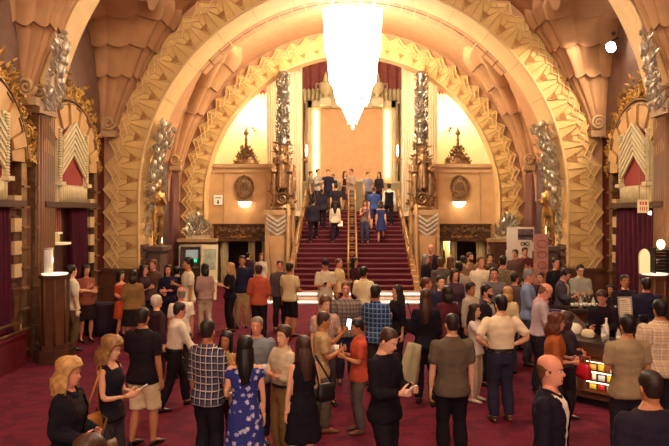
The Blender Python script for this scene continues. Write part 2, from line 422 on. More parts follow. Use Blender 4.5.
for sg in (-1, 1):
    x0, x1 = sorted((sg*6.38, sg*6.64)); root = struct(empty('pillar', ((x0+x1)/2, 13.25, 0)), 'reeded brown pillar with scrolled capital')
    def P(b_, nm, m): o = b_.build(nm, m, root); o.location = (-(x0+x1)/2, -13.25, 0); return o
    b = MB(); b.box(x0+.03, x1-.03, 13.03, 13.68, 0, 4.95)
    for k in range(4):
        a = x0+.03+(k+.5)*(x1-x0-.06)/4; b.tube([(a, 13.03, .3), (a, 13.03, 4.9)], .030, 8)
    for k in range(8):
        a = 13.06+(k+.5)*.62/8; b.tube([(sg*6.41, a, .3), (sg*6.41, a, 4.9)], .034, 8)
    P(b, 'shaft', m_pillar)
    b = MB(); b.box(x0-.05, x1+.02, 12.93, 13.73, 4.93, 5.05); b.box(x0-.02, x1+.02, 12.98, 13.70, 5.05, 5.5)
    for s2 in (-1, 1): b.scroll(((x0+x1)/2+s2*.13, 5.36), .20, .045, lambda a, c: (a, 12.95, c), 2.2, s2, 0, PI/2)
    P(b, 'capital', m_stone2)
    b = MB()
    for k in range(150):       # silver figure-like carving climbing the foot of the rib
        t = random.random(); z = 4.95+t*1.45; xx = 6.04-.22*t
        wd = .17*(1-.4*t)
        b.leaf((sg*(xx+random.uniform(-wd, wd)), 12.9-random.random()*.2, z+random.uniform(-.1, .1)), (random.uniform(-.6, .6), -.2, 1), (random.uniform(-.5, .5), -1, .2), random.uniform(.10, .22), random.uniform(.06, .11), .04)
    for k in range(6): b.ell((sg*(6.04-.04*k+random.uniform(-.08, .08)), 12.78, 5.1+k*.22), (.10, .09, .14), nu=8, nv=6)
    P(b, 'silver_carving', m_silver)

# ------------------------------------------------------------------ side bays: arch, chevron grille, crest, curtain
def wl(sg): return lambda a, c, d: (sg*(XW-d), a, c)
def side_bay(sg, Yc, tag_where, full=True):
    W = wl(sg)
    root = struct(empty('side_arch_trim', (sg*XW, Yc, 0)), 'gilded side arch on the wall')
    def P(b_, nm, m): o = b_.build(nm, m, root); o.location = (-sg*XW, -Yc, 0); return o
    b = MB(); n = 15; zc = 3.88
    for i in range(n):          # voussoirs
        t0, t1 = PI*(i+.04)/n, PI*(i+.96)/n
        b.prism([(Yc+r*math.cos(t), zc+r*math.sin(t)) for r, t in ((1.0, t0), (1.0, t1), (1.48, t1), (1.48, t0))], .03, .20 + .05*(i % 2), W)
    P(b, 'voussoirs', mat('warm_gold_plaster', '#c09458', .55, .1, var=.12))
    b = MB()
    for r, q in ((.97, .035), (1.50, .045), (1.60, .03)):
        b.tube([W(Yc+r*math.cos(PI*i/40), zc+r*math.sin(PI*i/40), .18) for i in range(41)], q, 7)
    for s2 in (-1, 1):
        b.prism([(Yc+s2*1.40, 0), (Yc+s2*1.60, 0), (Yc+s2*1.60, zc), (Yc+s2*1.40, zc)], 0, .16, W)
        for k in range(9): b.prism([(Yc+s2*1.38, .2+k*.4), (Yc+s2*1.62, .2+k*.4), (Yc+s2*1.62, .24+k*.4), (Yc+s2*1.38, .24+k*.4)], .1, .22, W)
    P(b, 'arch_moulding', m_bronze)
    b = MB()
    for k in (2, 3, 4, 5):
        for s2 in (-1, 1):
            b.prism([(Yc+s2*1.24-.11, 1.2+k*.44-.42), (Yc+s2*1.24+.15, 1.2+k*.44-.42), (Yc+s2*1.24+.15, 1.5+k*.44-.46), (Yc+s2*1.24-.11, 1.5+k*.44-.46)], .02, .17, W)
    P(b, 'jamb_blocks', mat('cream_jamb_block', '#c8a878', .6))
    b = MB()
    for k in range(460):        # gilded foliage crest over the arch
        t = PI*random.random(); r = 1.60+abs(random.gauss(0, .22)) * (.4+.8*math.sin(t)); L = random.uniform(.09, .20)
        b.leaf(W(Yc+r*math.cos(t), zc+r*math.sin(t), random.uniform(.02, .16)), (0, random.uniform(-1, 1), random.uniform(-.6, 1)), (-sg, random.uniform(-.4, .4), random.uniform(-.4, .4)), L, L*.55, .06)
    for k in range(13):
        t = PI*(k+.5)/13; b.scroll((Yc+1.76*math.cos(t), zc+1.76*math.sin(t)), .15, .035, lambda a, c: W(a, c, .15), 1.6, 1 if k % 2 else -1)
    P(b, 'foliage_crest', m_gold)
    # the ivory chevron grille
    g = tag(empty('chevron_grille', (sg*(XW-.1), Yc, 3.1)), f'ivory chevron grille with pleated fringe {tag_where}', 'grille', 'ivory chevron grilles on the side walls')
    def G(b_, nm, m): o = b_.build(nm, m, g); o.location = (-sg*(XW-.1), -Yc, -3.1); return o
    b = MB(); hw = .62
    for k in range(6):
        z = 4.98-k*.135
        for s2 in (-1, 1):
            b.prism([(Yc, z), (Yc+s2*hw, z-.50), (Yc+s2*hw, z-.50-.085), (Yc, z-.085)], .22, .31-.008*k, W)
    G(b, 'chevron_slats', m_ivory)
    G(MB().prism([(Yc-hw, 3.35), (Yc+hw, 3.35), (Yc+hw, 4.5), (Yc, 5.0), (Yc-hw, 4.5)], .14, .20, W), 'backing', m_redcl)
    for s2 in (-1, 1):
        b = MB()
        for k in range(22): b.ell(W(Yc+s2*.70, 3.5+k*.058, .26), (.05, .05, .034), nu=8, nv=5)
        b.prism([(Yc+s2*.70-.08, 3.12), (Yc+s2*.70+.08, 3.12), (Yc+s2*.70+.08, 4.78), (Yc+s2*.70-.08, 4.78)], .14, .22, W)
        b.prism([(Yc+s2*.70-.11, 3.50), (Yc+s2*.70+.11, 3.50), (Yc+s2*.70+.11, 3.58), (Yc+s2*.70-.11, 3.58)], .14, .34, W)
        G(b, 'beaded_side_post', m_ivory)
    b = MB()
    for k in range(13):
        a = Yc-.70+(k+.5)*1.4/13; b.tube([W(a, 3.14, .24), W(a, 3.46, .24), W(a, 3.53, .22)], [.05, .05, .012], 8)
    G(b, 'pleated_fringe', m_ivory)
    # opening below, with a curtain
    b = MB(); b.prism([(Yc-1.4, 0), (Yc+1.4, 0), (Yc+1.4, 3.05), (Yc-1.4, 3.05)], .0, .04, W); P(b, 'doorway_panel', m_wood)
    b = MB(); b.prism([(Yc-1.38, 3.02), (Yc+1.38, 3.02), (Yc+1.38, 3.14), (Yc-1.38, 3.14)], .0, .28, W); P(b, 'transom', m_wood)
    return root
def curtain(sg, a0, a1, z0, z1, where, m=None, n=9):
    W = wl(sg); b = MB()
    b.grid(lambda u, v: W(a0+(a1-a0)*u, z0+(z1-z0)*v, .14+.055*math.cos(2*PI*n*u)*(1-.35*v)+.02*math.sin(7*u+3*v)), n*8, 6, 0, True)
    b.grid(lambda u, v: W(a0+(a1-a0)*u, z0+(z1-z0)*v, .06), 2, 1)
    o = b.build('curtain', m or m_curt); return tag(o, f'plum velvet curtain {where}', 'curtain', 'plum velvet curtains in the side doorways')
side_bay(-1, 14.6, 'on the left wall between brown pillar and near arch')
side_bay(1, 14.62, 'on the right wall between near arch and brown pillar')
side_bay(-1, 11.05, 'at the left edge, cut off before the brown pillar')
curtain(-1, 14.65, 15.55, .02, 3.0, 'beside the left brown pillar with its glass lamp')
curtain(1, 13.7, 15.75, .02, 3.0, 'behind the bar on the right wall')
curtain(-1, 10.6, 12.0, .02, 3.0, 'at the left edge, above the brass rail')
# panelled door leaf left of the left pillar
b = MB(); W = wl(-1)
b.prism([(12.1, .0), (12.95, .0), (12.95, 3.0), (12.1, 3.0)], .04, .1, W)
for k in range(4):
    b.prism([(12.2, .2+k*.7), (12.85, .2+k*.7), (12.85, .75+k*.7), (12.2, .75+k*.7)], .1, .135, W)
struct(b.build('door_1', m_wood2), 'brown panelled door beside the left pillar')
# lit shelf in the left doorway
t = empty('wall_shelf', (-XW, 14.35, 2.2), 0, 'lit white shelf in the doorway behind the left pillar', 'shelf')
b = MB(); b.box(.02, .30, -.42, .0, .0, .05); b.box(.02, .2, -.42, -.2, .24, .28); b.build('shelf_board', mat('lit_shelf', '#f4dcae', .5, emit=.25), t)
b = MB(); b.box(.02, .05, -.42, .0, .05, .8); b.build('back_panel', m_ivory, t)
b = MB()
for k in range(4): b.box(.05, .09, -.40+k*.1, -.35+k*.1, .28, .8)
b.build('pleated_screen', m_maroon, t)

# ------------------------------------------------------------------ second bay pilasters, jamb carvings
for sg in (-1, 1):
    W = wl(sg)
    for (a0, a1, z1, m) in ((18.6, 20.2, 4.9, m_pil2), (21.6, 22.5, 4.95, m_pil2), (23.1, 23.9, 4.4, mat('dull_red_pilaster', '#6e4438', .6, var=.1))):
        b = MB(); b.prism([(a0, 0), (a1, 0), (a1, z1), (a0, z1)], 0, .14, W)
        for k in range(5):
            a = a0+(k+.5)*(a1-a0)/5; b.tube([W(a, .3, .15), W(a, z1-.1, .15)], .05, 6)
        b.prism([(a0-.05, z1), (a1+.05, z1), (a1+.05, z1+.12), (a0-.05, z1+.12)], 0, .2, W)
        struct(b.build('pilaster_column', m))
    # silver carving on the inner jamb of the near arch
    root = tag(empty('jamb_carving', (sg*5.6, 17.7, 3.)), 'tall silver leaf carving up the %s jamb of the near arch' % ('left' if sg < 0 else 'right'), 'carving')
    b = MB()
    for k in range(420):
        s = random.random()**.8*3.3
        if s < 1.25: x, z, nx, nz, tx, tz = 5.64, 2.1+s, -1, 0, 0, 1
        else:
            th = (s-1.25)/5.67; x, z, nx, nz, tx, tz = 5.64*math.cos(th), 3.32+5.64*math.sin(th), -math.cos(th), -math.sin(th), -math.sin(th), math.cos(th)
        pr = random.uniform(.02, .24)*(1 if s > .8 else .4); L = random.uniform(.10, .22)
        b.leaf((sg*(x+nx*pr), 17.15+random.random()*1.1, z+nz*pr), (sg*(tx+random.uniform(-.4, .2)), random.uniform(-.5, .3), tz+random.uniform(-.3, .3)), (sg*nx, -.9, nz+random.uniform(-.3, .3)), L, L*.5, .06)
    for k in range(16):
        th = .02+k*.022; b.ell((sg*(5.45*math.cos(th)), 17.3+.3*(k % 3), 3.4+5.5*math.sin(th)), (.09, .09, .12), nu=8, nv=6)
    o = b.build('leaf_relief', m_silver, root); o.location = (-sg*5.6, -17.7, -3.)
    b = MB()
    for k in range(10): b.prism([(17.06, .2+k*.19), (17.5, .2+k*.19), (17.5, .34+k*.19), (17.06, .34+k*.19)], 0, .1, lambda a, c, d: (sg*(5.67-d), a, c))
    b.prism([(17.4, 0), (18.1, 0), (18.1, 1.86), (17.4, 1.86)], 0, .42, lambda a, c, d: (sg*(5.67-d), a, c))
    b.prism([(17.3, 1.86), (18.2, 1.86), (18.2, 1.98), (17.3, 1.98)], 0, .52, lambda a, c, d: (sg*(5.67-d), a, c))
    o = b.build('bracket', m_pil2, root); o.location = (-sg*5.6, -17.7, -3.)
    t = tag(empty('wall_light', (sg*5.5, 18.35, 2.0)), 'slim glowing light tube behind the gilded figure on the %s' % ('left' if sg < 0 else 'right'), 'light')  # right tube is an added glow in place of a white banner
    MB().lathe([(.035, 0), (.035, 1.0), (.0, 1.02)], n=10).build('tube', mat('jamb_tube', '#fff0c8', .4, emit=5., emitcol='#ffe2a0'), t)
    MB().lathe([(.06, -.03), (.06, .04)], n=12).build('socket', m_bronze, t)
# ================================================================== grand staircase
NS = 19; RISE = 2.96/NS; RUN = 7.5/NS; Y0 = 20.5
st = empty('staircase', (0, Y0, 0)); tag(st, 'wide crimson carpeted staircase rising under the far arch', 'staircase')
def S(b, nm, m): o = b.build(nm, m, st); o.location = (0, -Y0, 0); return o
b = MB(); bn = MB()
for k in range(NS):
    y = Y0+k*RUN; z = (k+1)*RISE
    if k >= 2:
        b.box(-2.05, 2.05, y, 28.0, z-RISE, z-.012)
        bn.box(-2.05, 2.05, y-.025, y+.10, z-.035, z)
S(b, 'carpeted_steps', m_stair); S(bn, 'step_nosings', m_nose)
b = MB(); be = MB()
for k, hw in ((0, 2.72), (1, 2.45)):
    y = Y0+k*RUN-.35*(1-k); z = (k+1)*RISE
    b.box(-hw, hw, y, 23, k*RISE, z, bev=.01)
    be.box(-hw+.02, hw-.02, y-.035, y+.0, z-.095, z-.035)
S(b, 'marble_bottom_steps', m_marble); S(be, 'lit_riser_strip', mat('lit_riser', '#fff4e0', .4, emit=1.8, emitcol='#fff0d8'))
for sg in (-1, 1):
    b = MB(); x0, x1 = sorted((sg*2.05, sg*2.22))
    for k in range(2, NS):
        y = Y0+k*RUN; z = (k+1)*RISE; b.box(x0, x1, y-.1, y+RUN-.1, 0, z+.12)
    S(b, 'stringer', m_stone)
struct(MB().box(-5.75, 5.75, 28.0, 31, 2.7, 2.96).build('landing_floor', m_stair))
for sg in (-1, 1): struct(MB().box(min(sg*2.26, sg*5.75), max(sg*2.26, sg*5.75), 25.8, 28.0, 2.6, 2.7).build('balcony_floor', m_stone))
# ------------------------------------------------------------------ brass handrails
def handrail(xs, ya, yb, lab, wide):
    r = tag(empty('handrail', (xs, ya, 0)), lab, 'handrail')
    za, zb = (ya-Y0)/RUN*RISE, min((yb-Y0)/RUN*RISE, 2.96)
    b = MB()
    for dx in ((-wide, wide) if wide else (0,)):
        b.tube([(dx, -.05, za+.88), (dx, yb-ya, zb+.98), (dx, yb-ya+.4, zb+.98)], .035, 8)
        b.tube([(dx, -.05, za+.45), (dx, yb-ya, zb+.5)], .022, 8)
    b.build('rail', m_brass, r)
    n = 6
    for i in range(n):
        q = MB(); y = Y0+(math.floor((ya+(yb-ya)*i/(n-1)-Y0)/RUN)+.45)*RUN-ya; y = min(y, yb-ya-.12); zf = (math.floor((ya+y-Y0)/RUN)+1)*RISE; zf = min(zf, 2.96)+.004
        zt = za+.88+(zb-za+.1)*y/(yb-ya)
        for dx in ((-wide, wide) if wide else (0,)):
            q.tube([(dx, y, zf), (dx, y, zt)], .028, 8); q.ell((dx, y, zt+.05), (.05, .05, .06), nu=8, nv=6)
        if wide:
            for k in range(4): q.box(-wide, wide, y-.012, y+.012, zf+.15+k*.2, zf+.18+k*.2)
            q.scroll((0, zf+.5), .1, .018, lambda a, c: (a, y, c), 1.5)
        q.build('post', m_brass, r)
    return r
handrail(0, 21.35, 28.0, 'double brass handrail running down the middle of the staircase', .14)
handrail(-2.0, 22.8, 28.0, 'brass handrail on the left edge of the staircase', 0)
handrail(2.0, 22.8, 28.0, 'brass handrail on the right edge of the staircase', 0)

# ------------------------------------------------------------------ walls either side of the stairs
m_lint = mat('carved_dark_lintel', '#553520', .5, .2, var=.3, vs=12)
for sg in (-1, 1):
    d0, d1 = 3.29, 5.3
    b = MB()
    def bx(a0, a1, z0, z1, y0=25.1, y1=25.7): b.box(min(sg*a0, sg*a1), max(sg*a0, sg*a1), y0, y1, z0, z1)
    bx(2.27, d0, 0, 4.70); bx(d1, 5.75, 0, 4.70); bx(d0, d1, 1.9, 4.70)
    struct(b.build('wall_door', m_stone))
    b = MB(); bx(2.27, 5.7, 4.66, 4.80, 25.0, 25.8); bx(2.2, 5.7, 4.45, 4.50, 25.04, 25.2)
    for a in (2.55, 3.35, 5.0): bx(a, a+.03, 2.5, 4.45, 25.07, 25.2)
    struct(b.build('ledge_trim', m_stone2))
    b = MB(); bx(2.27, 2.33, 0, 2.96, 25.7, 28)
    bx(2.3, 5.7, 0, 2.6, 28.0, 28.1)
    struct(b.build('corridor_wall', m_wood))
    # carved lintel
    L = tag(empty('door_lintel', (sg*4.3, 25.05, 1.82)), 'dark carved lintel over the %s doorway beside the stairs' % ('left' if sg < 0 else 'right'), 'lintel')
    b = MB(); b.box(-1.1, 1.1, -.08, .06, 0, .62); b.box(-1.14, 1.14, -.12, .06, .58, .64); b.box(-1.14, 1.14, -.12, .06, -.04, .03); b.build('beam', m_lint, L)
    b = MB()
    for k in range(60): b.leaf((random.uniform(-1, 1), -.09, random.uniform(.08, .52)), (random.uniform(-1, 1), 0, random.uniform(-.5, 1)), (0, -1, 0), .14, .08, .05)
    for k in range(9): b.scroll((-.88+k*.22, .4), .09, .02, lambda a, c: (a, -.1, c), 1.5, 1 if k % 2 else -1)
    b.build('carved_scrolls', m_bronze, L)
    b = MB()
    for k in range(14): b.box(-.42+k*.06, -.385+k*.06, -.11, -.08, .10, .17+.03*(k % 3 == 0))
    b.build('gilt_lettering', m_gold, L)
    # door posts / tied curtains in the opening
    for q in (3.42, 3.98, 5.05):
        t = tag(empty('door_drape', (sg*q, 25.3, 0)), None, 'curtain'); 
        where = {3.42: 'stairs side of', 3.98: 'middle of', 5.05: 'arch side of'}[q]
        t['label'] = 'pale hanging drape at the %s the %s doorway' % (where, 'left' if sg < 0 else 'right')
        b = MB(); wd = .16 if q != 3.98 else .13
        b.grid(lambda u, v: (wd*math.cos(2*PI*u)*(1-.15*math.sin(PI*v)), .06*math.sin(2*PI*u), 1.9*v), 20, 6)
        for k in range(4): b.tube([(-wd+.05+k*wd*.55, -.065, .02), (-wd+.05+k*wd*.55, -.065, 1.88)], .02, 6)
        b.build('drape_folds', mat('pale_drape', '#c8b486', .8, var=.1), t)
    # emblem
    E = tag(empty('wall_emblem', (sg*4.2, 25.08, 3.9)), 'dark bronze relief emblem above the %s dome lamp' % ('left' if sg < 0 else 'right'), 'emblem')
    b = MB(); b.prism([(-.30, -.36), (.30, -.36), (.27, -.28), (.25, .1), (.16, .3), (0, .46), (-.16, .3), (-.25, .1), (-.27, -.28)], -.02, .07, lambda a, c, d: (a, -d, c)); b.build('shield', m_bronze, E)
    b = MB()
    for k in range(46):
        t = 2*PI*k/46; r = .27; b.leaf((r*math.cos(t)*.95, -.06, r*math.sin(t)*1.25), (math.cos(t+.5), -.1, math.sin(t+.5)), (0, -1, 0), .16, .1, .05)
    for s2 in (-1, 1): b.scroll((s2*.14, -.24), .10, .022, lambda a, c: (a, -.09, c), 1.8, s2)
    for q in (-.15, -.05, .05, .15): b.tube([(q, -.08, -.12), (q*.8, -.10, .12), (q*.2, -.08, .38)], .03, 6)
    b.ell((0, -.1, .44), (.05, .05, .07)); b.build('leaf_relief', m_bronze, E)
    # dome sconce
    D = tag(empty('dome_sconce', (sg*4.18, 25.08, 3.22)), 'glowing half dome wall lamp above the %s carved lintel' % ('left' if sg < 0 else 'right'), 'lamp')
    b = MB(); b.lathe([(.26, .10), (.255, .06), (.22, -.02), (.15, -.09), (.06, -.125), (.0, -.13)], (0, -.13, 0), 20, sy=.55); b.build('shade', mat('dome_lamp_glass', '#fff6dc', .3, emit=4.5, emitcol='#fff0c8'), D)
    b = MB(); b.lathe([(.28, .10), (.28, .13), (.0, .14)], (0, -.13, 0), 20, sy=.55); b.box(-.06, .06, -.1, .0, .0, .2); b.build('bracket', m_brass, D)
    light('dome_lamp', 'POINT', (0, -.5, -.1), 10, WARM, .15, D)
    # tall carved finial on the ledge
    Q = tag(empty('ledge_finial', (sg*4.2, 25.4, 4.80)), 'dark pagoda shaped carved finial on the %s ledge' % ('left' if sg < 0 else 'right'), 'ornament')
    b = MB(); prof = [(.52, 0), (.52, .06), (.46, .08)]
    for k in range(7):
        r = .47-.055*k; prof += [(r, .10+k*.085), (r-.03, .155+k*.085), (r-.075, .17+k*.085)]
    prof += [(.07, .74), (.05, .95), (.09, .98), (.05, 1.02), (.035, 1.15), (.10, 1.2), (.11, 1.27), (.06, 1.33), (.025, 1.45), (.0, 1.6)]
    b.lathe(prof, n=18, sy=.5); b.build('spire', m_bronze, Q)
    b = MB()
    for k in range(90):
        t = random.random(); a = random.uniform(PI, 2*PI); r = .5*(1-t*.75); b.leaf((r*math.cos(a), .5*r*math.sin(a), .05+t*.65), (random.uniform(-.5, .5), -.3, 1), (math.cos(a), math.sin(a), .2), .13, .09, .05)
    b.build('carved_scales', m_bronze, Q)
    # torch lamp glowing behind the finial
    T = tag(empty('uplight_bowl', (sg*4.15, 26.9, 6.9)), 'blazing bowl lamp on the wall over the %s finial' % ('left' if sg < 0 else 'right'), 'lamp')
    b = MB(); b.lathe([(.05, -.42), (.12, -.3), (.34, -.1), (.40, .08), (.37, .1), (.0, .12)], n=20); b.build('bowl', mat('torch_glass', '#fff6d8', .3, emit=28., emitcol='#ffeeb4'), T)
    b = MB(); b.tube([(0, 0, -.42), (0, .3, -.55), (0, .97, -.4)], .03, 8); b.lathe([(.07, -.48), (.07, -.38)], n=12); b.build('bracket', m_brass, T)
    light('torch', 'POINT', (0, -.2, .4), 210, (1.0, .84, .60), .3, T)
    # upper side wall and maroon drapes
    b = MB(); b.box(min(sg*2.4, sg*5.8), max(sg*2.4, sg*5.8), 27.9, 28.1, 2.7, 12)
    struct(b.build('upper_wall', m_pale))
    P2 = struct(empty('pilaster_column', (sg*2.65, 25.9, 2.96)))
    b = MB(); b.box(-.78, .62 if sg > 0 else .62, -.2, .3, -.2, 6.2)
    for k in range(14):
        a = -.74+(k+.5)*1.34/14
        if abs(a+.03) > .30: b.tube([(a, -.2, 0), (a, -.2, 6.1)], .034, 7)
    if sg > 0: b.v = [(-x, y, z) for x, y, z in b.v]; b.f = [f[::-1] for f in b.f]
    b.build('fluted_shaft', m_pale, P2)
    for (nm, a0, a1, z0, z1, Yd) in (('a', 2.95, 5.0, 8.02, 9.2, 27.7),):
        D2 = tag(empty('wall_drape', (sg*4, Yd, z0)), 'maroon pleated drape above the %s fringe, behind the far arch' % ('left' if sg < 0 else 'right'), 'drape')
        b = MB(); b.grid(lambda u, v: ((a0-4+(a1-a0)*u)*sg, .05*math.cos(2*PI*7*u), (z1-z0)*v), 60, 2); b.build('pleats', m_maroon, D2)
        b = MB()
        for k in range(15):
            a = (a0-4+(k+.5)*(a1-a0)/15)*sg; b.tube([(a, -.1, -.44), (a, -.1, -.02), (a, -.1, .04)], [.055, .055, .015], 8)
        b.build('ivory_fringe', m_ivory, D2)
    # small candle lamps on the inner pilaster edges
    C = tag(empty('candle_sconce', (sg*1.85, 25.95, 5.2)), 'small bright candle lamp beside the %s silver column' % ('left' if sg < 0 else 'right'), 'lamp')
    b = MB(); b.lathe([(.03, 0), (.045, .25), (.02, .42), (0, .45)], n=10); b.build('flame_bulb', mat('candle_glass', '#fff0d0', .3, emit=9.), C)
    b = MB(); b.lathe([(.0, -.3), (.05, -.26), (.03, -.1), (.07, -.02), (.0, 0)], n=10); b.box(min(0, sg*.2), max(0, sg*.2), -.02, .02, -.18, -.14); b.build('arm', m_brass, C)
    # pedestal with the silver column and bronze figures
    PD = tag(empty('stair_pedestal', (sg*2.76, 24.0, 0)), 'tan stone pedestal with silver chevrons on the %s of the stairs' % ('left' if sg < 0 else 'right'), 'pedestal')
    b = MB(); pr = []
    for k in range(13):
        t = k/12; pr.append((.40-.10*math.sin(PI*t*.5)*t, t*2.6))
    poly = [(-.48, 0), (.52, 0)]+[(.52-.18*(1-t)**2*0-.0, t*2.9) for t in (0.3, 1)]+[(-.48, 2.9)]
    b.box(-.44, .44, -.35, .75, 0, 2.86); b.box(-.5, .5, -.42, .8, 0, .2); b.box(-.5, .5, -.42, .8, 2.80, 3.0); b.box(-.46, -.3, -.4, -.3, .2, 2.8); b.box(.36, .46, -.4, -.3, .2, 2.8)
    b.build('block', m_stone2, PD)
    b = MB(); n = 24
    b.prism([(-.32, 2.05)]+[(-.32+.64*(i/n)+0, .25+1.8*(abs(.5-i/n)*2)**2.4) for i in range(n+1)]+[(.32, 2.05)], .3, .42, lambda a, c, d: (a, -d, c)); b.build('curved_shield', m_stone, PD)
    b = MB()
    for k in range(4):
        z = 2.90-k*.17
        for s2 in (-1, 1): b.prism([(0, z-.28), (s2*.40, z), (s2*.40, z-.09), (0, z-.37)], .33, .43, lambda a, c, d: (a, -d, c))
    b.build('chevron_mould', m_silver, PD)
    b = MB(); b.tube([(-sg*.44, -.2+0*k, 2.95-.0*k) for k in range(1)]+[(-sg*(.40-.02*t), -.44-.4*t**2, 2.9*(1-t)**1.3+.25) for t in [i/14 for i in range(15)]], .07, 8); b.build('curved_rail', m_stone, PD)
    ST = tag(empty('statue_column', (sg*2.60, 24.1, 3.0)), 'ornate silver column above bronze figures on the %s stair pedestal' % ('left' if sg < 0 else 'right'), 'statue')
    b = MB()
    b.lathe([(.44, 0), (.44, .12), (.34, .2), (.3, .5), (.22, 1.2), (.2, 2.5)], n=16)
    for k in range(190):
        t = random.random(); a = random.uniform(0, 2*PI); r = .44-.2*t; b.leaf((r*math.cos(a), .8*r*math.sin(a), .1+t*2.4), (random.uniform(-.8, .8), random.uniform(-.5, .2), random.uniform(.2, 1)), (math.cos(a), math.sin(a), .3), random.uniform(.12, .24), .11, .05)
    b.scroll((0, .4), .26, .06, lambda a, c: (a, -.4, c), 1.8)
    b.build('carved_base', m_bronze, ST)
    b = MB(); b.lathe([(.2, 2.4), (.24, 2.5), (.2, 2.6), (.2, 3.2), (.26, 3.25), (.26, 3.35), (.19, 3.4), (.19, 4.3), (.25, 4.35), (.25, 4.45), (.18, 4.5), (.18, 5.0), (.22, 5.1), (.12, 5.22), (0, 5.25)], n=16)
    for k in range(10): a = 2*PI*k/10; b.tube([(.2*math.cos(a), .2*math.sin(a), 2.7), (.2*math.cos(a), .2*math.sin(a), 3.2)], .04, 6); b.tube([(.19*math.cos(a), .19*math.sin(a), 3.45), (.19*math.cos(a), .19*math.sin(a), 4.25)], .035, 6)
    for k in range(260):
        t = random.random(); a = random.uniform(PI*.9, 2.1*PI); r = .215; z = 2.5+t*2.6; b.leaf((r*math.cos(a), r*math.sin(a), z), (-.5*math.sin(a)*random.uniform(-1, 1), .5*math.cos(a)*random.uniform(-1, 1), random.uniform(.2, 1)), (math.cos(a), math.sin(a), .1), random.uniform(.09, .17), .08, .045)
    b.build('silver_shaft', mat('tarnished_silver', '#8c8272', .34, .8, var=.3, vs=14), ST)
    STATUES = globals().setdefault('STATUES', []); STATUES.append((sg, ST))
# landing centre panel
PN = tag(empty('wall_panel', (0, 30.85, 4.5)), 'large peach panel with glowing side strips above the landing', 'panel')
MB().box(-1.5, 1.5, -.04, .1, 0, 3.4).build('peach_field', m_peach, PN)
b = MB()
for sg in (-1, 1):
    b.box(min(sg*1.9, sg*2.1), max(sg*1.9, sg*2.1), -.25, .1, -.2, 3.75); b.box(min(sg*1.47, sg*1.53), max(sg*1.47, sg*1.53), -.15, .1, 0, 3.4)
b.box(-2.1, 2.1, -.25, .1, 3.4, 3.75); b.box(-1.6, 1.6, -.2, .1, -.15, .0); b.build('frame', m_pale, PN)
b = MB()
for sg in (-1, 1): b.box(min(sg*1.62, sg*1.8), max(sg*1.62, sg*1.8), -.06, .0, .1, 3.3)
b.build('light_strip', mat('strip_glass', '#ffe9b0', .4, emit=5.5, emitcol='#ffdf94'), PN)
for sg in (-1, 1): light('panel_strip', 'AREA', (sg*1.7, -.3, 1.7), 60, (1, .74, .4), .15, PN, (-PI/2, 0, 0), 3.2)
b = MB(); b.box(-2.4, 2.4, 30.75, 31, 2.96, 4.3)
for k in range(7): b.box(-2.3+k*.68, -2.3+k*.68+.56, 30.71, 30.76, 3.1, 4.15)
struct(b.build('landing_wainscot_trim', mat('grey_green_wainscot', '#a08c66', .6, var=.1)))
for sg in (-1, 1):
    D2 = tag(empty('wall_drape', (sg*1.75, 30.82, 8.27)), 'maroon pleated drape high above the landing, %s of the chandelier' % ('left' if sg < 0 else 'right'), 'drape')
    b = MB(); b.grid(lambda u, v: (-.75+1.5*u, .09*math.cos(2*PI*3.5*u), .55+1.7*v), 48, 2); b.build('pleats', m_maroon, D2)
    b = MB()
    for k in range(8): b.tube([(-.7+k*.2, -.1, 0), (-.7+k*.2, -.1, .5), (-.7+k*.2, -.1, .58)], [.085, .085, .02], 8)
    b.build('ivory_fringe', m_ivory, D2)
    U = tag(empty('urn', (sg*1.22, 30.2, 8.25)), 'pale urn on the panel frame, %s of the chandelier' % ('left' if sg < 0 else 'right'), 'urn')
    b = MB(); b.lathe([(.2, 0), (.22, .05), (.12, .12), (.1, .2), (.26, .35), (.3, .55), (.34, .7), (.3, .75), (.16, .78), (.1, 1.0), (.05, 1.2), (0, 1.3)], n=16); b.build('body', m_ivory, U)
    for s2 in (-1, 1): MB().tube([(s2*.28, 0, .45), (s2*.46, 0, .5), (s2*.46, 0, .72), (s2*.3, 0, .72)], .03, 6).build('handle', m_ivory, U)
    b = MB(); b.box(-.26, .26, -.22, .40, -.3, 0); b.build('console', m_pale, U)
    b = MB()
    for k in range(2): b.tube([(sg*(2.25+.2*k), 30.6, 4.4), (sg*(2.25+.2*k), 30.6, 8.1)], .05, 8)
    struct(b.build('bronze_pilaster_column', m_bronze))

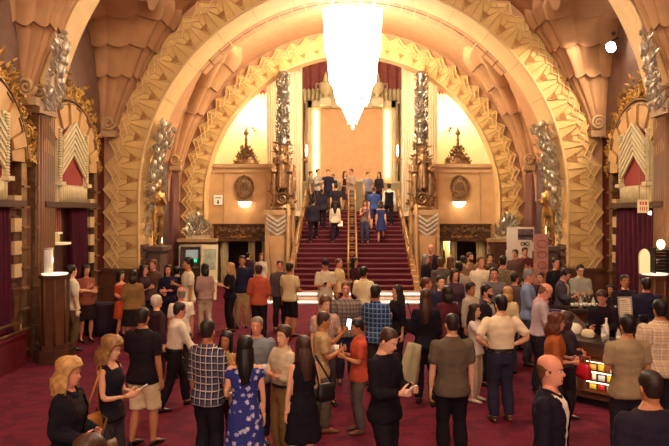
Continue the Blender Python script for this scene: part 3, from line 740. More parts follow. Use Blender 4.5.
# ------------------------------------------------------------------ chandelier
m_cry = mat('lit_crystal', '#fff8ea', .2, emit=16., emitcol='#fff2d8')
m_cry2 = mat('lit_crystal_dim', '#fff4de', .2, emit=9., emitcol='#ffecc8')
def chandelier(loc, lab, watts):
    c = tag(empty('chandelier', loc), lab, 'chandelier', None)
    def tier(nm, r0, r1, z0, z1, n, m):
        b = MB()
        for k in range(n):
            a = 2*PI*k/n; ca, sa = math.cos(a), math.sin(a); q = .06 if k % 2 else 0
            b.tube([(r0*ca, r0*sa, z0-q), (r0*ca*1.0, r0*sa, z0+.05), ((r0+r1)/2*ca, (r0+r1)/2*sa, (z0+z1)/2), (r1*ca, r1*sa, z1)], [.012, PI*r0/n*.9, PI*(r0+r1)/2/n*.9, PI*r1/n*.9], 6, 0, False)
        b.build(nm, m, c)
    tier('crystal_tier', .14, .36, -.25, .45, 14, m_cry2)
    tier('crystal_tier', .46, .60, .35, 1.1, 22, m_cry)
    tier('crystal_tier', .68, .76, 1.0, 2.1, 28, m_cry)
    tier('crystal_tier', .84, .90, 2.0, 4.2, 38, m_cry)
    tier('crystal_tier', .96, .96, 4.1, 5.2, 42, m_cry)
    b = MB(); b.lathe([(0, -.5), (.05, -.42), (.02, -.34), (.08, -.26), (0, -.18)], n=10); b.build('drop_finial', m_cry2, c)
    b = MB()
    for z, r in ((.4, .5), (1.05, .68), (2.05, .86), (4.15, .97)): b.lathe([(r-.02, z), (r+.03, z+.02), (r+.03, z+.06), (r-.02, z+.08)], n=28)
    b.tube([(0, 0, .2), (0, 0, 6.2)], .03, 8); b.build('frame', m_brass, c)
    for z in (.9, 2.6, 4.4): light('chandelier_bulbs', 'POINT', (0, 0, z), watts/3, (1.0, .87, .70), .9, c)
    return c
chandelier((0, 20.5, 6.05), 'great blazing crystal chandelier hanging before the staircase', 4300)
chandelier((0, 9.2, 8.6), 'added unseen crystal chandelier lighting the crowd, nearer than the staircase one', 3900)  # assumed fitting above the frame, added to light the crowd
chandelier((0, 0.5, 8.0), 'added unseen crystal chandelier lighting the foreground from the rear', 2400)  # out of view, added to brighten the foreground figures

# ------------------------------------------------------------------ spotlight in the right lunette
SPT = tag(empty('spotlight', (X(611, 15.6), 15.6, Z(47, 15.6))), 'bright round spotlight high on the right wall', 'spotlight')
b = MB(); b.tube([(.12, .25, .02), (-.02, -.05, -.02)], [.10, .14], 14); b.build('housing', m_black, SPT)
b = MB(); b.ell((-.03, -.07, -.02), (.125, .05, .125)); b.build('lens', mat('spot_lens', '#ffffff', .2, emit=40., emitcol='#fff8ec'), SPT)
b = MB(); b.tube([(.3, .3, .3), (.1, .1, .2), (.1, .1, 0)], .02, 6); b.ell((.06, .0, .33), (.05, .05, .05)); b.build('yoke', m_black, SPT)
light('spot_beam', 'SPOT', (-.05, -.2, -.03), 500, (1, .85, .65), .08, SPT, (math.radians(62), 0, math.radians(35)), spot=1.6)
# bright room behind the right doorway
struct(MB().box(3.32, 4.02, 27.3, 27.4, 0, 2.6).box(3.98, 4.04, 25.75, 27.3, 0, 2.6).build('bright_room_wall', m_pale))
GL = tag(empty('globe_lamp', (3.62, 26.7, 1.98)), 'warm globe lamp inside the right doorway beside the stairs', 'lamp')
b = MB(); b.ell((0, 0, 0), (.10, .10, .10)); b.build('globe', mat('globe_glass', '#fff0b0', .3, emit=8., emitcol='#ffe490'), GL)
b = MB(); b.tube([(0, 0, .09), (0, 0, .62)], .012, 6); b.build('stem', m_brass, GL)
light('globe_bulb', 'POINT', (0, -.3, -.1), 60, (1, .85, .45), .1, GL)
# signs
RS = tag(empty('wall_sign', (X(218, 25.0), 25.04, Z(200, 25.0))), 'small white restroom sign on the wall left of the left dome lamp', 'sign')
MB().box(-.17, .17, -.02, .03, -.19, .19).build('board', m_white, RS)
b = MB()
for k in range(5): b.box(-.11+k*.045, -.08+k*.045, -.025, -.02, .06, .11)
b.ell((0, -.02, -.03), (.03, .006, .03)); b.box(-.035, .035, -.026, -.02, -.14, -.06); b.build('lettering', m_black, RS)
# ================================================================== people
def sstep(a, b, x): t = min(max((x-a)/(b-a), 0), 1); return t*t*(3-2*t)
def interp(tab, z):
    if z <= tab[0][0]: return tab[0][1:]
    for p, q in zip(tab, tab[1:]):
        if z <= q[0]:
            t = (z-p[0])/(q[0]-p[0]); t = t*t*(3-2*t)*.5+t*.5
            return tuple(p[i]+(q[i]-p[i])*t for i in range(1, len(p)))
    return tab[-1][1:]
HEADTAB = [(-.14, .066, .040, .075), (-.09, .058, .042, .062), (-.05, .055, .046, .058), (-.02, .055, .055, .060), (-.004, .050, .072, .062), (.008, .051, .090, .066), (.03, .057, .098, .072), (.055, .063, .100, .078),
           (.085, .068, .099, .086), (.115, .072, .095, .096), (.14, .075, .097, .101), (.165, .075, .093, .102), (.19, .070, .081, .096), (.212, .056, .060, .078), (.226, .036, .036, .050), (.233, .006, .006, .008)]
def head_mesh():
    """a head with nose, brow, eye sockets, lips, chin and ears; chin at z=0, face towards -y; slots 0 skin 1 eye 2 iris 3 lip 4 hair"""
    b = MB(); n = 32; zs = list(np.linspace(-.14, -.01, 6))+list(np.linspace(0, .233, 30)); rings = []
    for z in zs:
        hw, fr, bk = interp(HEADTAB, z); r = []
        for j in range(n):
            a = 2*PI*j/n; x = hw*math.sin(a); c = math.cos(a); y = -fr*c if c > 0 else -bk*c
            if c > 0:
                x *= 1.0
                nose = math.exp(-(a if a < PI else a-2*PI)**2/.035)
                pz = sstep(.135, .082, z)*sstep(.066, .078, z); y -= .026*nose*pz
                a_ = min(a, 2*PI-a)
                y += .010*math.exp(-((a_-.42)/.16)**2)*math.exp(-((z-.113)/.012)**2)
                y -= .006*math.exp(-(a_/.55)**2)*math.exp(-((z-.137)/.008)**2)
                y -= .006*math.exp(-(a_/.30)**2)*(math.exp(-((z-.050)/.006)**2)+.9*math.exp(-((z-.038)/.006)**2))
                y += .004*math.exp(-(a_/.35)**2)*math.exp(-((z-.044)/.003)**2)
                y -= .008*math.exp(-(a_/.30)**2)*math.exp(-((z-.012)/.012)**2)
            r.append((x, y, z))
        rings.append(r)
    b.loft(rings, 0, True)
    for f in range(len(b.f)):
        c = [sum(b.v[i][k] for i in b.f[f])/len(b.f[f]) for k in range(3)]
        if .036 < c[2] < .052 and abs(c[0]) < .021 and c[1] < -.07: b.mi[f] = 3
    for s in (-1, 1):
        b.ell((s*.030, -.0830, .113), (.0125, .010, .0065), nu=10, nv=6, mi=1)
        b.ell((s*.030, -.0918, .113), (.006, .004, .0055), nu=8, nv=5, mi=2)
        b.tube([(s*.014, -.100, .130), (s*.030, -.0985, .135), (s*.048, -.085, .131)], [.0028, .0036, .002], 6, 4)
        b.ell((s*.075, .004, .095), (.010, .018, .031), Matrix.Rotation(s*.25, 3, 'Z'), nu=8, nv=8)
    return b
def hand_mesh(kind):
    """left hand: wrist at the origin, fingers along +x, thumb towards +y, palm facing +z"""
    b = MB(); rings = []
    for x, wy, wz, cy in ((-.03, .027, .021, 0), (.0, .028, .020, 0), (.03, .037, .017, .002), (.06, .042, .015, .001), (.085, .041, .013, 0), (.094, .036, .010, 0)):
        rings.append([(x, cy+wy*math.cos(2*PI*j/12), wz*math.sin(2*PI*j/12)) for j in range(12)])
    b.loft(rings, 0, True)
    c = {'relaxed': (18, 28, 22), 'grip': (48, 58, 32), 'flat': (6, 8, 6), 'fist': (78, 80, 40)}[kind]
    for k, (y, L) in enumerate(((.030, .070), (.010, .080), (-.010, .074), (-.029, .058))):
        p = Vector((.088, y, 0)); a = 0; pts = [tuple(p-Vector((.015, 0, 0))), tuple(p)]
        for i, q in enumerate((.45, .31, .24)):
            a += math.radians(c[i]+k*2); p = p+Vector((math.cos(a), (y)*.5*(.3 if i == 0 else 0), math.sin(a)))*L*q; pts.append(tuple(p))
        b.tube(pts, [.009, .0095, .0088, .0078, .0055], 7)
    th = {'relaxed': (35, 15), 'grip': (30, 40), 'flat': (48, 4), 'fist': (25, 45)}[kind]
    p = Vector((.018, .026, .004)); pts = [tuple(p-Vector((.012, .012, 0))), tuple(p)]; a = math.radians(th[0]+12); e = math.radians(th[1])
    for i, q in enumerate((.042, .032, .026)):
        d = Vector((math.cos(a), math.sin(a), .25+math.sin(e)*(i+1)*.5)).normalized(); p = p+d*q; pts.append(tuple(p)); a -= math.radians(12)
    b.tube(pts, [.011, .0135, .0115, .0100, .0065], 7)
    return b
HEAD = head_mesh(); HANDS = {k: hand_mesh(k) for k in ('relaxed', 'grip', 'flat', 'fist')}
TORSO_M = [(.80, .150, .108, .0), (.88, .164, .116, .006), (.96, .160, .110, .004), (1.04, .148, .098, -.002), (1.14, .152, .103, -.004), (1.25, .168, .116, -.006), (1.34, .176, .114, -.002), (1.39, .168, .100, .004), (1.43, .132, .082, .008), (1.465, .088, .066, .010), (1.50, .062, .058, .010), (1.53, .056, .054, .006)]
TORSO_F = [(.80, .150, .110, .0), (.88, .170, .122, .008), (.96, .158, .110, .004), (1.05, .127, .088, -.002), (1.14, .132, .092, -.004), (1.25, .150, .122, -.014), (1.34, .156, .108, -.006), (1.39, .146, .090, .004), (1.43, .112, .072, .008), (1.465, .072, .058, .010), (1.50, .054, .050, .010), (1.53, .048, .047, .006)]
ARMS = {   # (outward, forward, up) of upper arm and forearm, hand kind, thumb hint
    'down': ((.13, .00, -1), (.05, .16, -1), 'relaxed', (0, 1, 0)), 'swing': ((.14, .30, -1), (.02, .55, -1), 'relaxed', (0, 1, 0)), 'back': ((.16, -.30, -1), (.05, -.02, -1), 'relaxed', (0, 1, 0)),
    'hold': ((.16, .10, -1), (-.30, .85, .35), 'grip', (0, 0, 1)), 'phone': ((.14, .15, -1), (-.42, .85, .12), 'grip', (0, .2, 1)), 'mid': ((.18, -.05, -1), (-.38, .9, -.12), 'grip', (0, 0, 1)),
    'hips': ((.62, -.30, -.85), (-.72, .42, -.45), 'fist', (0, .4, -1)), 'cross': ((.14, .32, -1), (-1, .38, .10), 'flat', (0, 0, 1)), 'cross2': ((.14, .26, -1), (-1, .50, .22), 'flat', (0, 0, 1)),
    'pocket': ((.30, -.18, -1), (-.20, .25, -1), 'relaxed', (0, 1, 0)), 'ear': ((.35, .45, -.7), (-.28, .10, 1), 'grip', (0, .8, .2)), 'reach': ((.12, .75, -.75), (.0, 1, -.10), 'grip', (0, 0, 1)),
    'counter': ((.2, .5, -1), (-.1, 1, -.25), 'flat', (-1, .2, 0)), 'chest': ((.15, .2, -1), (-.7, .7, .65), 'flat', (0, 0, 1)), 'behind': ((.25, -.35, -1), (-.6, -.35, -.6), 'relaxed', (0, 0, 1)), 'up': ((.3, .5, -.5), (-.15, .75, .75), 'grip', (0, 0, 1)),
}
PEND = []       # meshes waiting for the voxel union
def skin(c): return mat('skin_'+c.lstrip('#'), c, .55, var=.05, vs=12, spec=.35)
SK = {'l': '#d9a27c', 'm': '#c58a62', 't': '#b5794f', 'd': '#7d4d33', 'p': '#e0ae8c', 'r': '#cf8a6c'}
HC = {'black': '#17100d', 'dark': '#23160f', 'brown': '#3d2415', 'lbrown': '#5e3b20', 'auburn': '#5a2a15', 'blonde': '#b58a4e', 'dblonde': '#8a6236', 'grey': '#7d7264', 'white': '#c9bda6', 'red': '#6b3018'}
M_EYE = mat('eye_white', '#e6ddd0', .3); M_IRIS = mat('iris_dark', '#1c120c', .2)
def cloth(c, kind=None, *a, **k):
    if kind: return pattern('cloth_%s_%s_%s' % (kind, c.lstrip('#'), '_'.join(str(q).lstrip('#') for q in a)), kind, c, *a, **k)
    return mat('cloth_'+c.lstrip('#'), c, .85, var=.10, vs=9, bump=.25, bs=60, spec=.15)

class Fig:
    """lays out the joints of one figure, 1.75 m tall before scaling; faces -y"""
    def __init__(s, p):
        s.p = p; s.f = p.get('sex', 'm') == 'f'; s.k = p.get('h', 1.63 if s.f else 1.76)/1.75
        s.tt = TORSO_F if s.f else TORSO_M; s.b = p.get('build', 1.0)
        s.lean = math.radians(p.get('lean', 0)); s.twist = math.radians(p.get('twist', 0)); s.side = math.radians(p.get('side', 0))
        st = p.get('legs', 'stand'); hw = .088 if not s.f else .090
        feet = {'stand': ((-.11, 0, 0), (.11, 0, 0)), 'wide': ((-.17, .02, 0), (.17, -.02, 0)), 'relaxed': ((-.12, -.08, 0), (.11, .05, 0)), 'relaxed2': ((-.11, .05, 0), (.12, -.09, 0)), 'step': ((-.09, -.27, 0), (.09, .24, 0)), 'step2': ((-.09, .24, 0), (.09, -.27, 0)),
                'climb': ((-.10, -.33, .156), (.10, .02, 0)), 'climb2': ((-.10, .02, 0), (.10, -.33, .156)), 'descend': ((-.10, -.34, -.156), (.10, .02, 0)), 'close': ((-.075, -.02, 0), (.075, .01, 0)), 'cross': ((-.03, -.10, 0), (.06, .05, 0))}[st]
        s.feet = [Vector(f) for f in feet]
        for f in s.feet: f.z /= s.k
        s.drop = 0.
        hips = []
        for i in (0, 1):
            hp = Vector(((-1, 1)[i]*hw, .0, .93)); ank = s.feet[i]+Vector((0, .03, .085)); d = (hp-ank).length
            if d > .852: s.drop = max(s.drop, d-.848)
        lo = min(f.z for f in s.feet)
        s.drop += 0
        s.hip = [Vector(((-1, 1)[i]*hw, 0, .93-s.drop)) for i in (0, 1)]; s.knee = []; s.ank = []
        for i in (0, 1):
            a = s.feet[i]+Vector((0, .03, .085)); h = s.hip[i]; d = a-h; L = d.length; l1, l2 = .435, .42
            L = min(L, l1+l2-.001); q = (l1*l1-l2*l2+L*L)/(2*L); hh = math.sqrt(max(l1*l1-q*q, 0)); u = d.normalized(); fwd = Vector((0, -1, 0)); fwd = (fwd-u*fwd.dot(u)).normalized()
            s.knee.append(h+u*q+fwd*hh); s.ank.append(a)
        sw = .185*s.b if not s.f else .158*s.b
        s.sh = [s.T(Vector((g*sw, .006, 1.392))) for g in (-1, 1)]
        s.el = []; s.wr = []; s.hd = []; arms = p.get('arms', ('down', 'down'))
        R = Matrix.Rotation(-s.lean*.6, 3, 'X')
        for i, g in enumerate((-1, 1)):
            a = ARMS[arms[i]] if isinstance(arms[i], str) else arms[i]
            v = lambda t: (R @ Matrix.Rotation(s.twist, 3, 'Z') @ Vector((g*t[0], -t[1], t[2])).normalized())
            U, Fo = v(a[0]), v(a[1]); s.el.append(s.sh[i]+U*.295); s.wr.append(s.el[i]+Fo*.255); s.hd.append((Fo, v(a[3]), a[2]))
        s.hp = s.T(Vector((0, .008, 1.515))); s.hy = math.radians(p.get('head', 0)); s.hx = math.radians(p.get('nod', 0)); s.ht = math.radians(p.get('tilt', 0))
    def T(s, q):
        q = Vector(q); w_ = sstep(.86, 1.15, q.z); q.z -= s.drop
        c = Vector((0, 0, .95-s.drop)); return c+(Matrix.Rotation(w_*s.twist, 3, 'Z') @ Matrix.Rotation(w_*s.lean, 3, 'X') @ Matrix.Rotation(w_*s.side, 3, 'Y')) @ (q-c) if w_ > 0 else q
    def ring(s, z, inf=0., n=20, bulge=0.):
        rx, ry, yo = interp(s.tt, z); rx = rx*s.b+inf; ry = ry*(s.b*1.06-.06)+inf
        if s.p.get('belly') and .9 < z < 1.35: g = s.p['belly']*math.exp(-((z-1.08)/.12)**2); ry += g; yo -= g*.7; rx += g*.5
        out = []
        for j in range(n):
            a = 2*PI*j/n; c, d = math.cos(a), math.sin(a); e = .86
            out.append(tuple(s.T((rx*abs(c)**e*(1 if c >= 0 else -1), yo+ry*abs(d)**e*(1 if d >= 0 else -1), z))))
        return out
    def headM(s): return Matrix.Translation(s.hp) @ Matrix.Rotation(s.twist*.8, 4, 'Z') @ Matrix.Rotation(s.hy, 4, 'Z') @ Matrix.Rotation(s.hx+s.lean*.35, 4, 'X') @ Matrix.Rotation(s.ht, 4, 'Y') @ Matrix.Scale(1.0 if not s.f else .96, 4)
    def limb(s, b, pts, rad, n=12, fr=(0, 1)):
        """tapered limb through joints with extra rings, cut to the fraction range fr of its length"""
        P = [Vector(p) for p in pts]; ls = [(P[i+1]-P[i]).length for i in range(len(P)-1)]; tot = sum(ls)
        out = []; rr = []
        N = 16
        for i in range(N+1):
            t = fr[0]+(fr[1]-fr[0])*i/N; d = t*tot; k = 0
            while k < len(ls)-1 and d > ls[k]: d -= ls[k]; k += 1
            out.append(P[k]+(P[k+1]-P[k])*(d/ls[k])); m = [(j/(len(rad)-1), rad[j]) for j in range(len(rad))]; rr.append(interp(m, t)[0])
        for _ in range(2): out = [out[0]]+[(out[i-1]+out[i]*2+out[i+1])/4 for i in range(1, N)]+[out[-1]]
        b.tube(out, rr, n)
    LEG = [.088, .092, .083, .072, .060, .052, .057, .055, .044, .036]
    ARM = [.052, .050, .046, .041, .038, .041, .038, .031, .026]
    def leg(s, b, i, inf=0., fr=(0, 1), loose=0.):
        k = 1.0 if not s.f else .95
        s.limb(b, [s.hip[i]+Vector((0, .01, -.01)), s.knee[i], s.ank[i]], [r*k*s.b**.5+inf+loose*j/9 for j, r in enumerate(s.LEG)], 12, fr)
    def arm(s, b, i, inf=0., fr=(0, 1), loose=0.):
        k = (1.0 if not s.f else .80)*s.b**.6
        s.limb(b, [s.sh[i], s.el[i], s.wr[i]], [r*k+inf+loose*(j/8 if j else 0) for j, r in enumerate(s.ARM)], 10, fr)
def pend(b, name, m, voxel, parent, smooth=4, scale=1.):
    o = b.build(name, m, parent)
    md = o.modifiers.new('r', 'REMESH'); md.mode = 'VOXEL'; md.voxel_size = voxel; md.use_smooth_shade = True
    sm_ = o.modifiers.new('s', 'SMOOTH'); sm_.iterations = smooth; sm_.factor = .5
    PEND.append(o); return o

def hair_mesh(style, f):
    """shell over the skull in head space"""
    b = MB(); nf = 40; nv = 9; C = Vector((0, .004, .125))
    st = {'short': (.185, .098, .03, .010), 'crew': (.19, .105, .045, .005), 'wavy': (.18, .085, .02, .020), 'side': (.178, .09, .02, .014), 'long': (.185, .04, -.0, .016), 'bob': (.175, .03, -.01, .020), 'curly': (.172, .03, -.01, .034), 'updo': (.185, .085, .02, .014), 'pony': (.185, .09, .02, .010), 'fringe': (.16, .095, .03, .008), 'afro': (.18, .07, .02, .035), 'receding': (.205, .10, .03, .007)}[style]
    zf, zs, zb, th = st
    def zb_at(a):      # lower edge of the hair at azimuth a from the face
        a = abs(a); 
        if a < .75: return zf-.012*(a/.75)**2
        if a < 1.45: return zf-.012+(zs-zf+.012)*sstep(.75, 1.45, a)
        return zs+(zb-zs)*sstep(1.5, 2.4, a)
    rnd = random.Random(5)
    ph = [rnd.uniform(0, 6) for _ in range(6)]
    def surf(a, z, ex):
        hw, fr, bk = interp(HEADTAB, min(max(z, -.02), .2325)); c = math.cos(a)
        if z < .09: hw = max(hw, .070); bk = max(bk, .07+.02*sstep(0, .09, z))
        return Vector(((hw+ex)*math.sin(a), -(fr+ex)*c if c > 0 else -(bk+ex)*c, z))
    vs = []
    for j in range(nv+1):
        for i in range(nf):
            a = -PI+2*PI*i/nf; lo = zb_at(a); t = j/nv
            z = .2325+(lo-.2325)*(t**1.6 if t < 1 else 1)
            ex = th*(1 if j < nv else .1)*(1+.25*math.sin(5*a+ph[0])*math.sin(9*t+ph[1])+.12*math.sin(11*a+ph[2]+4*t)+.10*math.sin(19*a-6*t))
            p = surf(a, z, ex); p.z += th*(1-t)**.7*1.1 if j < nv else 0; vs.append(tuple(p))
    if style == 'fringe':
        def fz(u, v):
            a = 1.25+(2*PI-2.5)*u; aa = a if a < PI else a-2*PI; e = min(u, 1-u)
            lo = zb_at(aa); hi = .118+.04*sstep(0, .25, e); p = surf(aa, lo+(hi-lo)*v, .007*math.sin(PI*min(max(v, .08), .92))**.5*sstep(-.02, .06, e)+.001); return tuple(p)
        b.grid(fz, 36, 6, 0, True); return b
    fs = [(j*nf+i, j*nf+(i+1) % nf, (j+1)*nf+(i+1) % nf, (j+1)*nf+i)[::-1] for j in range(nv) for i in range(nf)]
    b.add(vs, fs, 0, True)
    if style not in ('fringe',): b.add([vs[i] for i in range(nf)], [tuple(range(nf))], 0, True)
    if style in ('long', 'bob', 'curly'):
        L = {'long': .30, 'bob': .085, 'curly': .12}[style]; X_ = .02 if style == 'curly' else 0
        a0 = 1.25
        def hang(sgn_in):
            def fn(u, v):
                a = -(PI-a0)+2*(PI-a0)*u; a = a+PI; aa = a if a < PI else a-2*PI
                z0 = .11; z = z0-(L+.09)*v-.012*abs(math.sin(9*u+1))*(v > .9); p = surf(aa, z0-.02*v, X_+X_*.5*math.sin(40*u)*math.sin(14*v)+.018*(1-.2*v)+.012*math.sin(PI*v)-(.018 if sgn_in else 0))
                back = max(0, -math.cos(aa)); p.y += .028*v*back-.01*v*(1-back)+(.022*math.sin(PI*v)*back); p.x *= 1.05-.10*v+.18*math.sin(PI*min(v*1.2, 1))*(.16 if style == 'bob' else .2); p.z = z
                w_ = .0035*math.sin(60*u+5*v)+.003*math.sin(37*u-4*v); p.x *= 1+w_*9; p.y += w_
                return tuple(p)
            return fn
        b.grid(hang(0), 30, 10, 0, True, flip=True); b.grid(hang(1), 30, 10, 0, True)
    if style == 'updo': b.ell((0, .105, .165), (.05, .045, .045)); b.ell((.02, .09, .19), (.045, .04, .035))
    if style == 'pony':
        b.tube([(0, .10, .17), (0, .14, .16), (0, .155, .10), (0, .14, .0), (0, .13, -.08)], [.02, .03, .034, .028, .008], 10)
    return b
HAIR = {}
def shoe_mesh(b, c, k, high=False, f=False):
    L = .265*(.92 if f else 1); rings = []
    for t, wd, ht in ((0, .022, .05), (.06, .034, .075), (.2, .038, .085), (.4, .040, .075), (.6, .046, .055), (.8, .045, .042), (.94, .030, .032), (1, .012, .02)):
        y = c[1]+.075-L*t; rings.append([(c[0]+wd*math.cos(2*PI*j/12), y, c[2]+max(0, ht/2+ht/2*math.sin(2*PI*j/12))) for j in range(12)])
    b.loft(rings, 0, True); return b

def person(p):
    f = Fig(p); k = f.k; Yd = p['Y']; near = p.get('res', 0.020 if Yd < 9.5 else (.024 if Yd < 13 else .030))/1.0
    loc = Vector((X(p['px'], Yd), Yd, p.get('z', 0)))
    M = Matrix.Scale(k, 4)
    sk = skin(SK[p.get('skin', 'l')]); hc = HC[p.get('hair', 'dark')]; mh = mat('hair_'+hc.lstrip('#'), hc, .5, var=.25, vs=30, spec=.4)
    # body, one continuous figure
    b = MB(); rings = [f.ring(z, -.010 if z < 1.37 and not p.get('bare') else -.004) for z in (.80, .84, .88, .92, .96, 1.0, 1.04, 1.09, 1.14, 1.19, 1.25, 1.30, 1.34, 1.37, 1.40, 1.425, 1.445, 1.46, 1.475, 1.50, 1.53)]; b.loft(rings)
    for i in (0, 1):
        f.leg(b, i); f.arm(b, i); b.ell(f.sh[i]-Vector((0, 0, .008)), (.050*(.86 if f.f else f.b), .048, .048), nu=10, nv=8)
        b.ell(f.ank[i]+Vector((0, -.05, -.045)), (.036, .11, .036), nu=10, nv=8)
    body = MB().join(b, M)
    o = pend(body, 'person', [sk, M_EYE, M_IRIS, mat('lips', '#a8614e', .5), mh], near, None, 2)
    o['label'] = p['label']; o['category'] = 'person'; o['group'] = p.get('group', 'people in the lobby crowd')
    o.location = loc; o.rotation_euler = (0, 0, math.radians(p.get('rot', 0)))
    ex = MB(); ex.join(HEAD, M @ f.headM())
    for i in (0, 1):
        d, t, kind = f.hd[i]; t = (t-d*t.dot(d)).normalized(); n = d.cross(t)
        if i == 0: n = -n      # palm side
        if ARMS and kind in ('relaxed',): pass
        # left hand palm faces inwards
        R = Matrix((d, t, n)).transposed().to_4x4(); det = R.to_3x3().determinant()
        ex.join(HANDS[kind], M @ Matrix.Translation(f.wr[i]) @ R @ Matrix.Scale(.92 if f.f else 1.0, 4), flip=det < 0)
    o['_ex'] = 1; o_ex[o.name] = ex
    def G(bb, name, m, vox=None, sm_=5):
        return pend(MB().join(bb, M), name, m, vox or near, o, sm_)
    def raw(bb, name, m): return MB().join(bb, M).build(name, m, o)
    # ---- clothing below
    bt = p.get('bottom'); cb = p.get('cb'); cb = cloth(cb) if isinstance(cb, str) else cb
    if bt in ('trousers', 'jeans', 'shorts'):
        b = MB(); b.loft([f.ring(z, .012) for z in (.80, .86, .92, .98, 1.03)])
        for i in (0, 1): f.leg(b, i, .014, (0, 1.0 if bt != 'shorts' else .56), .020 if bt != 'shorts' else .05)
        G(b, bt, cb)
    elif bt in ('skirt', 'dress', 'maxi'):
        zl = {'skirt': .50, 'dress': .50, 'maxi': .09}[bt]; fl = p.get('flare', .05)
        b = MB(); rr = []
        for q in range(11):
            z = 1.02-(1.02-zl)*q/10; zz = max(z, .88); rx, ry, yo = interp(f.tt, zz); e = .012+fl*(q/10)**1.3
            rr.append([tuple(f.T((( rx*f.b+e+.012*(q/10)*math.sin(7*a_))*math.cos(a_), yo*.5+(ry+e+.012*(q/10)*math.sin(7*a_))*math.sin(a_), z))) for a_ in [2*PI*j/28 for j in range(28)]])
        b.loft(rr); 
        if bt == 'skirt' or p.get('top'): G(b, 'skirt', cb)
        else:
            b.loft([f.ring(z, .012) for z in (.90, .98, 1.04, 1.12, 1.20, 1.28, 1.34, 1.38, 1.405)])
            if p.get('sleeve', 0):
                for i in (0, 1): f.arm(b, i, .012, (0, p['sleeve']), .01)
            else:
                for i in (0, 1): b.ell(f.T((( -1, 1)[i]*.09, .01, 1.425)), (.03, .075, .05), nu=10, nv=8)
            G(b, 'dress', cb)
    # ---- clothing above
    tp = p.get('top'); ct = p.get('ct'); ct = cloth(ct) if isinstance(ct, str) else ct
    if tp:
        hem = p.get('hem', .84); inf = {'tee': .017, 'polo': .018, 'shirt': .019, 'jacket': .030, 'sweater': .022, 'tank': .012, 'blouse': .018}[tp]
        sl = {'tee': .40, 'polo': .42, 'shirt': .97, 'jacket': .98, 'sweater': .97, 'tank': 0, 'blouse': .7}[tp]; sl = p.get('sleeve', sl)
        b = MB(); zs = [hem+(1.46-hem)*q/12 for q in range(13)]+[1.475]
        neck = 1.46 if tp not in ('tank',) else 1.40
        b.loft([f.ring(z, inf+(.030*sstep(1.02, .84, z) if hem < .95 else 0)-(.008 if z > 1.45 else 0)) for z in zs if z <= neck+.02])
        for i in (0, 1):
            if sl: f.arm(b, i, .017 if tp != 'jacket' else .022, (0, sl), .010 if sl > .6 else .020); b.ell(f.sh[i]-Vector((0, 0, .0)), (.064*(.88 if f.f else f.b), .066, .066), nu=10, nv=8)
            else: b.ell(f.T(((-1, 1)[i]*.10, .01, 1.425)), (.03, .075, .045), nu=10, nv=8)
        nm = {'tee': 'tee_shirt', 'polo': 'polo_shirt', 'shirt': 'shirt', 'jacket': 'jacket', 'sweater': 'sweater', 'tank': 'tank_top', 'blouse': 'blouse'}[tp]
        g = G(b, nm, ct)
        if tp == 'jacket': g['_open'] = 1
        if tp in ('polo', 'shirt', 'jacket'):
            b = MB(); rr = []
            for z, e in ((1.435, .018), (1.465, .012), (1.490, .010), (1.493, .016), (1.46, .024), (1.44, .024)):
                rr.append([tuple(f.T((( (.070 if not f.f else .060)+e)*math.cos(a_), .010+(.064+e)*math.sin(a_)-.012*(math.sin(a_) < -.7), z-.055*max(0, -math.sin(a_))**2))) for a_ in [2*PI*j/18 for j in range(18)]])
            b.loft(rr, cap=False); MB().join(b, M).build('collar', ct, g)
        if tp == 'jacket':
            b = MB(); b.loft([f.ring(z, .016-.014*sstep(1.30, 1.42, z)) for z in (.95, 1.0, 1.05, 1.1, 1.15, 1.2, 1.25, 1.3, 1.36, 1.40, 1.435, 1.46)])
            G(b, 'shirt', cloth(p.get('inner', '#e8dcc4')))
    if p.get('vest'):
        b = MB(); b.loft([f.ring(z, .034) for z in (.93, 1.0, 1.08, 1.16, 1.25, 1.33, 1.39)]); 
        for i in (0, 1): b.ell(f.T(((-1, 1)[i]*.11, .01, 1.42)), (.035, .085, .05), nu=10, nv=8)
        G(b, 'vest', cloth(p['vest']))
    if p.get('belt'):
        b = MB(); b.loft([f.ring(z, .026, 24) for z in (.985, .99, 1.02, 1.025)], cap=False); raw(b, 'belt', mat('belt_leather', p['belt'], .4))
    # ---- shoes
    cs = p.get('shoe', '#1a1210')
    for i in (0, 1):
        b = MB(); shoe_mesh(b, f.feet[i], 1, f=f.f); raw(b, 'shoe', mat('shoe_'+cs.lstrip('#'), cs, .45))
    # ---- hair and what the head wears
    hs = p.get('hs', 'short')
    if hs:
        key = (hs, f.f)
        if key not in HAIR: HAIR[key] = hair_mesh(hs, f.f)
        MB().join(HAIR[key], M @ f.headM()).build('hair', mh, o)
    if p.get('beard'):
        b = MB(); vs = []
        def fn(u, v):
            a = -1.35+2.7*u; z = .066-.072*v-.004*math.cos(a*2); hw, fr, bk = interp(HEADTAB, max(z, .004)); e = .007*(1 if .08 < u < .92 else .3); return ((hw+e)*math.sin(a), -(fr+e)*math.cos(a), z+.035*abs(math.sin(a))**2)
        b.grid(fn, 18, 6); MB().join(b, M @ f.headM()).build('beard', mh, o)
    if p.get('glasses'):
        b = MB()
        for s in (-1, 1):
            b.tube([(s*.030+.019*math.cos(2*PI*j/12), -.108, .112+.015*math.sin(2*PI*j/12)) for j in range(13)], .003, 5)
            b.tube([(s*.049, -.106, .115), (s*.076, -.07, .113), (s*.080, .0, .108)], .0028, 5)
        b.tube([(-.011, -.109, .115), (.011, -.109, .115)], .003, 5); MB().join(b, M @ f.headM()).build('glasses', M_IRIS, o)
